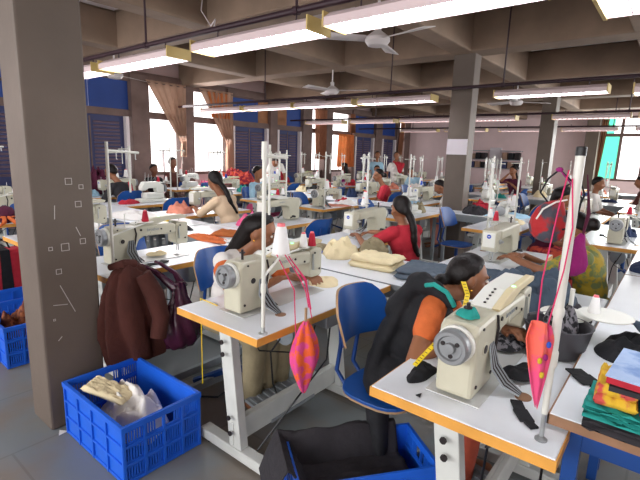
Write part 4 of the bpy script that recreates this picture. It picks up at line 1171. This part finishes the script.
# ---------------------------------------------------------------- hanging things
# brown jacket hanging from the pillar-side table corner
def jacket():
    b = MB()
    path = [(0, 1.19, 2.56, .82, .05), ]
    prof = [(.84, .05, .03), (.80, .11, .045), (.70, .15, .06), (.58, .17, .07), (.46, .18, .07), (.34, .17, .06), (.27, .15, .05)]
    c0 = Vector((1.29, 2.46))
    n = 72; vs = []
    for i, (z, wx, wy) in enumerate(prof):
        for k in range(n):
            t = 2*PI*k/n
            fold = 1+.26*math.sin(t*8+z*5+2*math.sin(t*2))*(.35+(.84-z))+.14*nz(math.cos(t)*3, math.sin(t)*3, z*5)
            cx = c0.x-.05*(.84-z)+.02*math.sin(z*6)
            vs.append((cx+wx*math.cos(t)*fold, c0.y-.02-.06*(.84-z)+wy*math.sin(t)*fold, z+.015*math.sin(t*3+1)))
    fs = []
    for i in range(len(prof)-1):
        for k in range(n):
            k2 = (k+1) % n; fs.append((i*n+k, i*n+k2, (i+1)*n+k2, (i+1)*n+k))
    fs.append(tuple(range(n-1, -1, -1))); fs.append(tuple((len(prof)-1)*n+k for k in range(n)))
    b.add(vs, fs)
    o = b.build('hanging_jacket', 'cloth_brown', smooth=60)
    tag(o, 'brown jacket hanging from the table corner right of the left pillar', 'jacket')
    s = MB()
    P = [(1.33, 2.40, .79), (1.38, 2.36, .66), (1.40, 2.33, .52), (1.37, 2.32, .40)]
    s.tube(P, [.05, .058, .052, .048], 14)
    s.build('sleeve', 'cloth_brown', o)
    c = MB().tube([(1.20, 2.52, .83), (1.24, 2.43, .86), (1.30, 2.44, .85), (1.35, 2.5, .82)], [.02, .028, .028, .02], 10); c.build('collar', 'cloth_brown', o)
jacket()
def plastic_bag():
    b = MB(); n = 36; vs = []; c0 = Vector((1.56, 2.37))
    prof = [(.70, .03), (.66, .04), (.60, .05), (.54, .075), (.47, .11), (.40, .13), (.33, .125), (.28, .09), (.26, .03)]
    for z, rr in prof:
        for k in range(n):
            t = 2*PI*k/n; q = 1+.14*math.sin(t*9+z*20)+.12*nz(math.cos(t)*2, math.sin(t)*2, z*9)
            vs.append((c0.x+rr*1.05*math.cos(t)*q, c0.y+rr*.75*math.sin(t)*q, z))
    fs = []
    for i in range(len(prof)-1):
        for k in range(n):
            k2 = (k+1) % n; fs.append((i*n+k, i*n+k2, (i+1)*n+k2, (i+1)*n+k))
    fs.append(tuple(range(n-1, -1, -1))); fs.append(tuple((len(prof)-1)*n+k for k in range(n)))
    b.add(vs, fs)
    o = b.build('plastic_bag', 'plum_plastic', smooth=60); tag(o, 'shiny plum plastic bag hanging from the table edge beside the brown jacket', 'bag')
    MB().tube([(1.53, 2.37, .66), (1.46, 2.46, .76), (1.41, 2.53, .80), (1.41, 2.57, .80)], [.03, .018, .014, .012], 10).tube([(1.59, 2.37, .66), (1.58, 2.45, .74), (1.52, 2.52, .80), (1.52, 2.57, .80)], [.03, .016, .012, .010], 10).build('handle', 'plum_plastic', o)
plastic_bag()
# pink and orange folded umbrella hanging from the table edge
um = thing('folded_umbrella', 'small folded pink and orange umbrella hanging from the table edge by pink threads', 'umbrella', (1.385, 1.18, 0))
n = 40; vs = []
prof = [(.81, .012), (.78, .03), (.72, .055), (.66, .068), (.62, .066), (.56, .045), (.50, .022), (.475, .008)]
for z, rr in prof:
    for k in range(n):
        t = 2*PI*k/n; q = 1+.22*math.sin(t*5+z*5)
        vs.append((rr*math.cos(t)*q, rr*.7*math.sin(t)*q-.01, z-.0))
fs = []
for i in range(len(prof)-1):
    for k in range(n):
        k2 = (k+1) % n; fs.append((i*n+k, i*n+k2, (i+1)*n+k2, (i+1)*n+k))
fs.append(tuple(range(n-1, -1, -1))); fs.append(tuple((len(prof)-1)*n+k for k in range(n)))
b = MB(); b.add(vs, fs); b.build('canopy', 'flower_print', um, smooth=60)
MB().tube([(0, -.01, .80), (0, -.01, .87)], .006, 8).build('handle', 'plywood', um)
MB().tube([(0, -.01, .49), (0, -.01, .455)], [.004, .002], 6).build('tip', 'steel', um)
th = thing('thread_strands', 'pink threads hanging from the large white cone to the umbrella', 'thread', (1.5, 1.4, 0))
for q, (a, bb) in enumerate((((1.52, 1.43, 1.045), (1.42, 1.185, .86)), ((1.54, 1.43, 1.04), (1.43, 1.18, .85)), ((1.49, 1.45, 1.04), (1.36, 1.2, .72)), ((1.57, 1.47, 1.04), (1.45, 1.19, .80)))):
    A_, B_ = Vector(a)-Vector((1.5, 1.4, 0)), Vector(bb)-Vector((1.5, 1.4, 0))
    M_ = A_.lerp(B_, .35)+Vector((-.02+.01*q, -.07, -.02))
    MB().tube([A_, M_, A_.lerp(B_, .7)+Vector((0, -.03, 0)), B_], .0028, 6).build('strand', 'thread_pink', th)
# thick pole: patterned bag with black straps, purple pouch, pink cords with spotted pennant
def blob(name, c, prof, n=30, sx=1, sy_=1, wob=.1, seed=1.0, dirv=None, mat_='cloth_red', parent=None):
    vs = []; c = Vector(c)
    R = Vector((.62, -.78, 0)); Fv = Vector((.78, .62, 0))
    for dz, dx, rr in prof:
        for k in range(n):
            t = 2*PI*k/n; q = 1+wob*nz(math.cos(t)*1.7+seed, math.sin(t)*1.7, dz*12)+wob*.5*math.sin(t*6+dz*30)
            vs.append(c+R*(dx+rr*sx*math.cos(t)*q)+Fv*(rr*sy_*math.sin(t)*q)+Vector((0, 0, dz)))
    fs = []
    for i in range(len(prof)-1):
        for k in range(n):
            k2 = (k+1) % n; fs.append((i*n+k, i*n+k2, (i+1)*n+k2, (i+1)*n+k))
    fs.append(tuple(range(n-1, -1, -1))); fs.append(tuple((len(prof)-1)*n+k for k in range(n)))
    b = MB(); b.add(vs, fs); return b.build(name, mat_, parent, smooth=60)
bag = thing('cloth_bag', 'red bag with dark grey patches and black straps hanging on the thick pole', 'bag', (1.27, .252, 0))
blob('bag_body', (.0, .0, 1.37), [(.052, .018, .008), (.045, .008, .024), (.03, .0, .036), (.008, -.004, .044), (-.015, -.006, .046), (-.036, -.004, .042), (-.052, .0, .030), (-.060, .004, .010)], sy_=.6, mat_='camo_print', parent=bag, wob=.16)
MB().tube([(-.052, .02, 1.375), (-.04, .01, 1.40), (-.012, -.012, 1.418), (.0, -.035, 1.425)], .0022, 6).build('piping', 'cloth_white', bag)
for q, pts in enumerate(([(-.0, .0, 1.405), (-.02, .025, 1.44), (-.018, .012, 1.475), (-.01, -.015, 1.505)], [(.0, -.02, 1.42), (-.01, -.03, 1.46), (.005, -.055, 1.48), (.01, -.07, 1.44), (.0, -.06, 1.40), (-.01, -.045, 1.37)], [(-.01, -.01, 1.50), (.01, -.04, 1.47), (.01, -.065, 1.43), (.0, -.06, 1.36), (-.015, -.035, 1.35)])):
    MB().tube(pts, .0024, 8).build('strap', 'cloth_black', bag)
pch = thing('cloth_pouch', 'purple pouch with maroon drawstring hanging behind the thick pole', 'pouch', (1.30, .185, 0))
blob('pouch_body', (0, 0, 1.285), [(.055, .008, .006), (.045, .006, .012), (.025, .0, .020), (.0, -.002, .030), (-.025, -.004, .037), (-.045, -.006, .034), (-.058, -.006, .014)], sy_=.5, wob=.06, mat_='cloth_purple', parent=pch)
MB().tube([(.005, -.008, 1.335), (.008, -.014, 1.39), (.0, -.01, 1.43), (.0, .0, 1.49)], [.003, .005, .003, .0015], 8).build('drawstring', 'cloth_maroon', pch)
MB().ell((-.05, .055, 1.50), (.006, .009, .006)).tube([(-.05, .055, 1.50), (-.04, .03, 1.47), (-.02, .01, 1.42)], .002, 6).build('purple_tassel', 'cloth_purple', pch)
pen = thing('pennant_cloth', 'coral spotted pointed cloth hanging by pink cords from the thick pole', 'cloth', (1.235, .228, 0))
def pn(u, v):
    wv = .038*(1-v**1.5)*(1-.35*max(0, .15-v)/.15)+.003; x = (u-.5)*2*wv
    R = Vector((.62, -.78, 0)); Fv = Vector((.78, .62, 0))
    return R*(x-.010+.014*v)+Fv*(.016*math.sin(u*9)*(1-v)-.014)+Vector((0, 0, 1.115-.235*v-.03*abs(u-.4)))
MB().grid(pn, 16, 18).build('cloth_panel', 'dot_print', pen, solid=.003)
for q, (dx, dz, mt) in enumerate(((.012, 1.055, 'thread_blue'), (-.006, 1.01, 'cloth_yellow'), (.008, 1.02, 'cloth_purple'), (.004, .97, 'cloth_yellow'))):
    R = Vector((.62, -.78, 0)); Fv = Vector((.78, .62, 0))
    P = R*(dx-.006)+Fv*(-.031)+Vector((0, 0, dz)); MB().ell(P, (.006, .006, .009)).build('spot', mt, pen)
MB().tube([(-.02, .01, 1.11), (-.018, .012, 1.22), (-.0, .0, 1.40), (.01, -.01, 1.50)], .0018, 6).build('cord', 'thread_pink', pen)
MB().tube([(.0, -.012, 1.10), (.005, -.030, 1.25), (.005, -.036, 1.36), (.01, -.02, 1.48)], .0018, 6).build('cord', 'thread_pink', pen)

# ---------------------------------------------------------------- cloth and goods on the near tables
heap('cream cloth bunched up on the plain table in front of the red-bloused woman', 2.72, 1.95, TZ, .17, .14, .12, 'cloth_cream', 11, .4, fold=8)
folded('folded cream fabric lying on the plain table beside the grey trousers', 2.60, 1.56, TZ, .24, .34, .085, 'cloth_cream', 12, .1, 2)
heap('khaki cloth crumpled behind the folded cream fabric', 3.02, 1.86, TZ, .14, .12, .10, 'cloth_khaki', 13, .2)
heap('beige scraps and strips left of the cream cloth', 2.76, 2.30, TZ, .16, .16, .035, 'cloth_khaki', 14, fold=9)
heap('pale cream offcuts beside the umbrella table machine head', 2.42, 2.20, TZ, .10, .14, .05, 'cloth_cream', 15)
heap('blue thread tangle among the beige scraps', 2.66, 2.16, TZ, .04, .07, .02, 'thread_blue', 16, cat='thread', name='thread_tangle')
heap('cream cloth offcut under the needle of the umbrella table machine', 2.02, 1.58, TZ+.001, .10, .09, .03, 'cloth_cream', 17)
folded('grey denim trousers folded on the plain table beside the cream fabric', 2.60, 1.20, TZ, .34, .30, .07, 'cloth_grey', 18, .15, 2)
folded('grey blue denim spread over the second row table edge', 2.68, .90, TZ, .42, .34, .07, 'cloth_denim', 19, -.2, 1)
heap('rumpled denim heap between the thick pole and second row', 2.66, .56, TZ, .36, .24, .15, 'cloth_denim', 20, .5, fold=8)
heap('dark denim held under the hands of the yellow-sleeved woman', 3.28, .66, TZ, .18, .12, .06, 'cloth_grey', 21, .3, fold=8)
heap('black twisted belt of cloth lying beside the nearest machine', 1.37, .62, TZ, .085, .035, .035, 'cloth_black', 22, -.2, fold=9)
tag(MB().prism([(-.012, -.008), (.014, 0), (-.008, .010)], 0, .003, 'z').build('cloth_scrap', 'cloth_black', smooth=0, loc=(1.245, .56, TZ)), 'tiny black triangle scrap on the nearest table', 'cloth scrap')
def strapcloth(label, pts, w_, matn='cloth_black'):
    b = MB(); n = len(pts)
    for i in range(n-1):
        p, q = Vector(pts[i]), Vector(pts[i+1]); b.bar(p, q, w_*(1+.25*math.sin(i*2.3)), .006)
    return tag(b.build('cloth_strip', matn, smooth=0), label, 'cloth strip')
strapcloth('short black cloth strip on the nearest table before the thick pole', [(1.42, .31, TZ+.004), (1.37, .285, TZ+.006), (1.32, .25, TZ+.005), (1.30, .225, TZ+.004)], .035)
strapcloth('long black cloth strip across the nearest side table', [(1.70, .20, .805), (1.66, .17, .808), (1.62, .13, .806), (1.60, .06, .81), (1.63, .0, .806)], .055)
# grey bin of scraps
bn = thing('scrap_bin', 'dark grey round bin standing on the nearest table behind the coral cloth', 'bin', (1.92, .30, TZ))
vs = []; n = 32
b = MB().lathe([(.10, 0), (.12, .02), (.145, .13), (.15, .135), (.143, .137), (.135, .13), (.11, .02), (.001, .015)], n=n); b.build('bin_wall', 'bin_grey', bn); bn.scale = (.85, .85, .95)
heap('black and white cloth scraps piled in and around the grey bin', 1.92, .30, TZ+.018, .088, .088, .16, 'scrap_print', 24, fold=9)
heap('black printed cloth lying under the nearest machine needle', 1.86, .50, TZ+.014, .13, .10, .045, 'scrap_print', 25, fold=9)
heap('black cloth strips trailing beside the nearest machine bed', 1.62, .34, TZ+.012, .10, .05, .025, 'cloth_black', 26, -.5, fold=9)
heap('dark cloth heap behind the spool discs', 2.42, .36, TZ, .20, .12, .06, 'cloth_charcoal', 27, fold=8)
# side table goods
heap('frayed black cloth pile on the nearest side table', 2.02, .04, .80, .17, .13, .06, 'cloth_black', 28, fold=9)
folded('grey blue cloth folded on top of the frayed black pile', 2.08, .0, .875, .18, .10, .02, 'cloth_denim', 29, .3, 1)
heap('navy cloth pieces on the farther side table', 3.75, .08, .80, .20, .12, .05, 'cloth_navy', 30, fold=8)
heap('dark blue cloth piece on the second side table', 3.1, -.02, .80, .14, .10, .04, 'cloth_navy', 31, fold=8)
zz = .801
stack = [('charcoal folded cloth at the bottom of the stack on the side table', 'cloth_charcoal', .032, 'cloth', 0.0),
         ('teal folded cloth above the charcoal one in the side table stack', 'cloth_teal', .016, 'cloth', .02),
         ('second teal folded cloth with pale edge in the side table stack', 'cloth_teal', .014, 'cloth', -.02)]
for k, (lb, mt, hh, ct, rz) in enumerate(stack):
    folded(lb, 1.42, -.05, zz, .20, .34, hh, mt, 40+k, rz, 2, name='folded_cloth'); zz += hh+.005
folded('yellow and red patterned cloth bundle in the side table stack', 1.42, .055, zz, .18, .10, .058, 'yel_print', 44, .05, 2)
folded('red folded fabric beside the patterned bundle in the stack', 1.42, -.10, zz, .18, .19, .034, 'cloth_red', 45, 0, 2)
folded('second red folded fabric on top of the first in the stack', 1.44, -.10, zz+.036, .16, .17, .022, 'cloth_red', 46, .1, 1)
zz += .072
bk = thing('picture_book', 'blue picture book with an orange drawing on top of the side table stack', 'book', (1.455, -.03, zz-.006), -.08)
MB().box(-.12, .12, -.16, .10, 0, .018).build('red_pages', 'cloth_red', bk, smooth=0)
MB().box(-.123, .123, -.163, .103, .0185, .0225).build('cover', 'cover_print' if 'cover_print' in MATS else 'cloth_lightblue', bk, smooth=0)
MB().lathe([(.045, .0228), (.045, .0236)], (-.02, -.08, 0), 'z', 20).build('orange_motif', 'cloth_salmon', bk)
bk2 = tag(MB().box(-.12, .12, -.15, .10, 0, .014).build('folder', 'cloth_charcoal', smooth=0, loc=(1.45, -.03, zz-.021)), 'dark folder under the blue picture book', 'folder')
# table of the pillar-side machine
heap('red orange ribbons on the plain table left of the white-bloused woman', 2.36, 3.12, TZ, .10, .26, .03, 'cloth_orange', 50, fold=9)
folded('tan brown cloth piece on the plain table behind the red ribbons', 2.66, 3.12, TZ, .26, .40, .03, 'curtain_orange', 51, .6, 1)
folded('white paper sheet pile beside the tan cloth', 2.5, 2.86, TZ, .22, .24, .015, 'cloth_white', 52, .3, 1)
strapcloth('black and white cloth strips on the table beside the plum bag', [(1.38, 2.62, .765), (1.46, 2.62, .768), (1.52, 2.66, .765), (1.6, 2.64, .766), (1.66, 2.68, .765)], .05)
strapcloth('second black cloth strip on the table above the plum bag', [(1.30, 2.70, .765), (1.4, 2.74, .768), (1.5, 2.75, .765)], .045)
heap('tan scraps under the needle beside the left pillar', 1.7, 2.86, TZ+.012, .07, .06, .02, 'cloth_cream', 53)
heap('white cloth heap on the table fourth from the front by the pillar', 1.8, 4.35, TZ, .24, .12, .06, 'cloth_white', 54, fold=8)
heap('white cloth spread left of the lime cloth', 2.55, 4.75, TZ, .22, .3, .06, 'cloth_white', 55, fold=8)
heap('lime yellow cloth on the plain table behind the peach woman', 2.62, 4.2, TZ, .08, .16, .02, 'cloth_yellow', 56, fold=8)
heap('black frilled trim lying on the plain table near the left pillar', 2.5, 3.72, TZ, .05, .15, .04, 'cloth_black', 57, fold=9)
# maroon bundle tied with ribbon, red bag
mb_ = thing('cloth_bundle', 'round maroon cloth bundle tied with an orange ribbon at the left edge', 'bundle', (1.42, 5.05, TZ))
blob('bundle', (0, 0, .08), [(.09, 0, .02), (.07, 0, .06), (.03, 0, .085), (-.01, 0, .085), (-.05, 0, .07), (-.078, 0, .03)], mat_='cloth_maroon', parent=mb_)
MB().tube([(.08*math.cos(t*.7), .08*math.sin(t*.7), .07) for t in range(10)], .012, 6).tube([(-.03, -.08, .07), (-.05, -.14, .03), (-.1, -.17, -.0)], [.015, .02, .01], 6).tube([(0, -.08, .07), (.03, -.15, .03), (.05, -.19, 0)], [.015, .02, .01], 6).build('ribbon', 'cloth_orange', mb_)
rb = thing('shopping_bag', 'bright red bag with a black stripe standing in the crate at the left edge', 'bag', (1.20, 4.52, .24))
MB().prism([(-.20, 0), (.20, 0), (.17, .38), (-.17, .38)], -.09, .09, 'y').build('bag_body', 'cloth_red', rb, smooth=0, bev=.03)
MB().prism([(-.03, .001), (.06, .001), (.05, .382), (-.02, .382)], -.093, .093, 'y').build('black_stripe', 'cloth_black', rb, smooth=0)
MB().tube([(-.08, 0, .37), (-.05, 0, .46), (.05, 0, .46), (.08, 0, .37)], .008, 8).build('handle', 'cloth_black', rb)
# mid and far piles
random.seed(11)
def hp_(lb, x, y, z, a, b, h, mt, s): heap(lb, x, y, z, a, b, h, mt, s, s*.3, fold=8)
hp_('dark purple cloth heap in front of the blue boards at left', 3.5, 7.55, TZ, .42, .30, .34, 'cloth_maroon', 60)
hp_('blue cloth spilling left of the purple heap', 3.05, 7.3, TZ, .25, .2, .16, 'blue_board', 61)
hp_('rusty red and maroon cloth heap below the second window', 7.05, 8.3, TZ, .62, .32, .32, 'red_print', 62)
hp_('pink cloth on the table before the first open window', 5.05, 6.45, TZ+.0, .10, .10, .08, 'cloth_pink', 63)
hp_('white cloth lump behind the peach woman', 5.1, 6.5, TZ, .16, .12, .13, 'cloth_white', 64)
hp_('white and blue cloth heap before the louvred doors', 7.9, 8.1, TZ, .3, .2, .24, 'cloth_white', 65)
hp_('red and navy cloth heap right of the white heap', 8.45, 8.1, TZ, .3, .2, .26, 'cloth_red', 66)
hp_('salmon cloth pile on the third row table end left of the middle pillar', 5.75, 2.95, TZ, .22, .16, .04, 'cloth_salmon', 67)
hp_('navy cloth pile beside the salmon cloth', 5.25, 3.05, TZ, .24, .12, .05, 'cloth_navy', 68)
hp_('red cloth on the third row table beyond the slim pole', 5.9, 4.25, TZ, .14, .10, .07, 'cloth_red', 69)
hp_('pinkish striped cloth under the needle, third row', 5.3, 4.05, TZ, .3, .12, .02, 'cloth_salmon', 70)
hp_('white pouch on the second row table corner', 3.6, 2.5, TZ-.0, .06, .05, .05, 'cloth_white', 71)
hp_('khaki sack on the floor under the third row table', 4.75, 3.45, 0, .28, .24, .5, 'cloth_khaki', 72)
hp_('dark teal sack on the floor beside the khaki sack', 4.45, 2.85, 0, .26, .22, .42, 'cloth_denim', 73)
hp_('green and grey cloth on the floor by the third row chairs', 4.5, 2.35, 0, .22, .2, .3, 'green_print', 74)
hp_('dark cloth bundle lying on the stool behind the red-bloused woman', 6.25, 2.2, TZ, .2, .16, .12, 'cloth_charcoal', 75)
hp_('blue plastic wrapped goods on the table right of the middle pillar', 6.25, 1.75, TZ, .2, .3, .06, 'cloth_lightblue', 76)
hp_('navy blue cloth heap beyond the blue wrapped goods', 7.4, 2.3, TZ, .2, .12, .08, 'cloth_navy', 77)
hp_('teal cloth on the far table before the turquoise woman', 9.3, 6.2, TZ, .12, .10, .08, 'cloth_teal', 78)
hp_('white cloth heap on the far table left of the middle pillar', 9.9, 5.0, TZ, .2, .2, .12, 'cloth_white', 79)
hp_('grey cloth heap on the far table before the wall shelves', 13.4, 4.4, TZ, .2, .3, .16, 'cloth_grey', 80)
hp_('pink cloth heap on the far table before the pink wall', 13.4, 5.6, TZ, .2, .3, .16, 'cloth_salmon', 81)
hp_('pale cloth heap near the far right window', 13.4, 2.2, TZ, .2, .3, .16, 'cloth_peach', 82)
CLS = [('pink', 'cloth_pink'), ('white', 'cloth_white'), ('navy', 'cloth_navy'), ('salmon', 'cloth_salmon'), ('grey', 'cloth_grey'), ('cream', 'cloth_cream'), ('red', 'cloth_red'), ('teal', 'cloth_teal'), ('khaki', 'cloth_khaki'), ('pale blue', 'cloth_lightblue')]
random.seed(21); q_ = 0
for row, xc, ys, f in (('C', XC, QY, 1), ('D', 5.39, PY, -1), ('E', 7.1, QY, 1), ('G', 8.98, PY, -1), ('H', 10.75, QY, 1), ('I', 12.6, PY, -1)):
    for k, y in enumerate(ys):
        if row in 'C' and k < 2: continue
        nm_, mt_ = CLS[(q_*3) % 10]; q_ += 1
        heap('%s cloth piled beside the machine, %s, %s station from the right' % (nm_, RN[row], ORD[k]), xc+f*(-.33), y+f*.02, TZ, .13+.05*random.random(), .11+.05*random.random(), .05+.09*random.random(), mt_, 200+q_, random.random(), fold=8)
# floor odds: scrap of paper and cables near the first crate
tag(MB().prism([(-.02, -.015), (.025, -.01), (.0, .03)], 0, .004, 'z').build('paper_scrap', 'cloth_white', smooth=0, loc=(.83, 2.40, .0)), 'white paper scrap on the floor at the corner of the nearest crate', 'paper scrap')
tag(MB().tube([(1.45, 2.25, .01), (1.6, 2.05, .012), (1.8, 2.1, .01), (2.0, 2.3, .012), (2.15, 2.2, .01)], .006, 6).build('power_cable', 'black_plastic'), 'black cable curling on the floor behind the umbrella table', 'cable')
tag(MB().tube([(1.33, 1.70, .765), (1.34, 1.85, .764), (1.345, 1.853, .6), (1.345, 1.853, .28)], .003, 6).build('measuring_tape', 'tape_yellow'), 'thin yellow tape hanging from the umbrella table behind its leg', 'tape measure')
pb = thing('floor_rail', 'long low steel rack on the floor behind the nearest crate', 'rack', (1.75, 2.30, 0))
for s in (-1, 1): MB().bar((-.3, s*.10, .045), (.55, s*.10, .045), .03, .05).build('rail', 'frame_grey', pb, smooth=0)
MB().bar((-.3, -.10, .045), (-.3, .10, .045), .03, .04).bar((.55, -.10, .045), (.55, .10, .045), .03, .04).build('cross_bar', 'frame_grey', pb, smooth=0)
#END3
for p in PROT:
    for ch in list(kids(p)):
        for g in list(kids(ch)): bpy.data.objects.remove(g)
        bpy.data.objects.remove(ch)
    bpy.data.objects.remove(p)
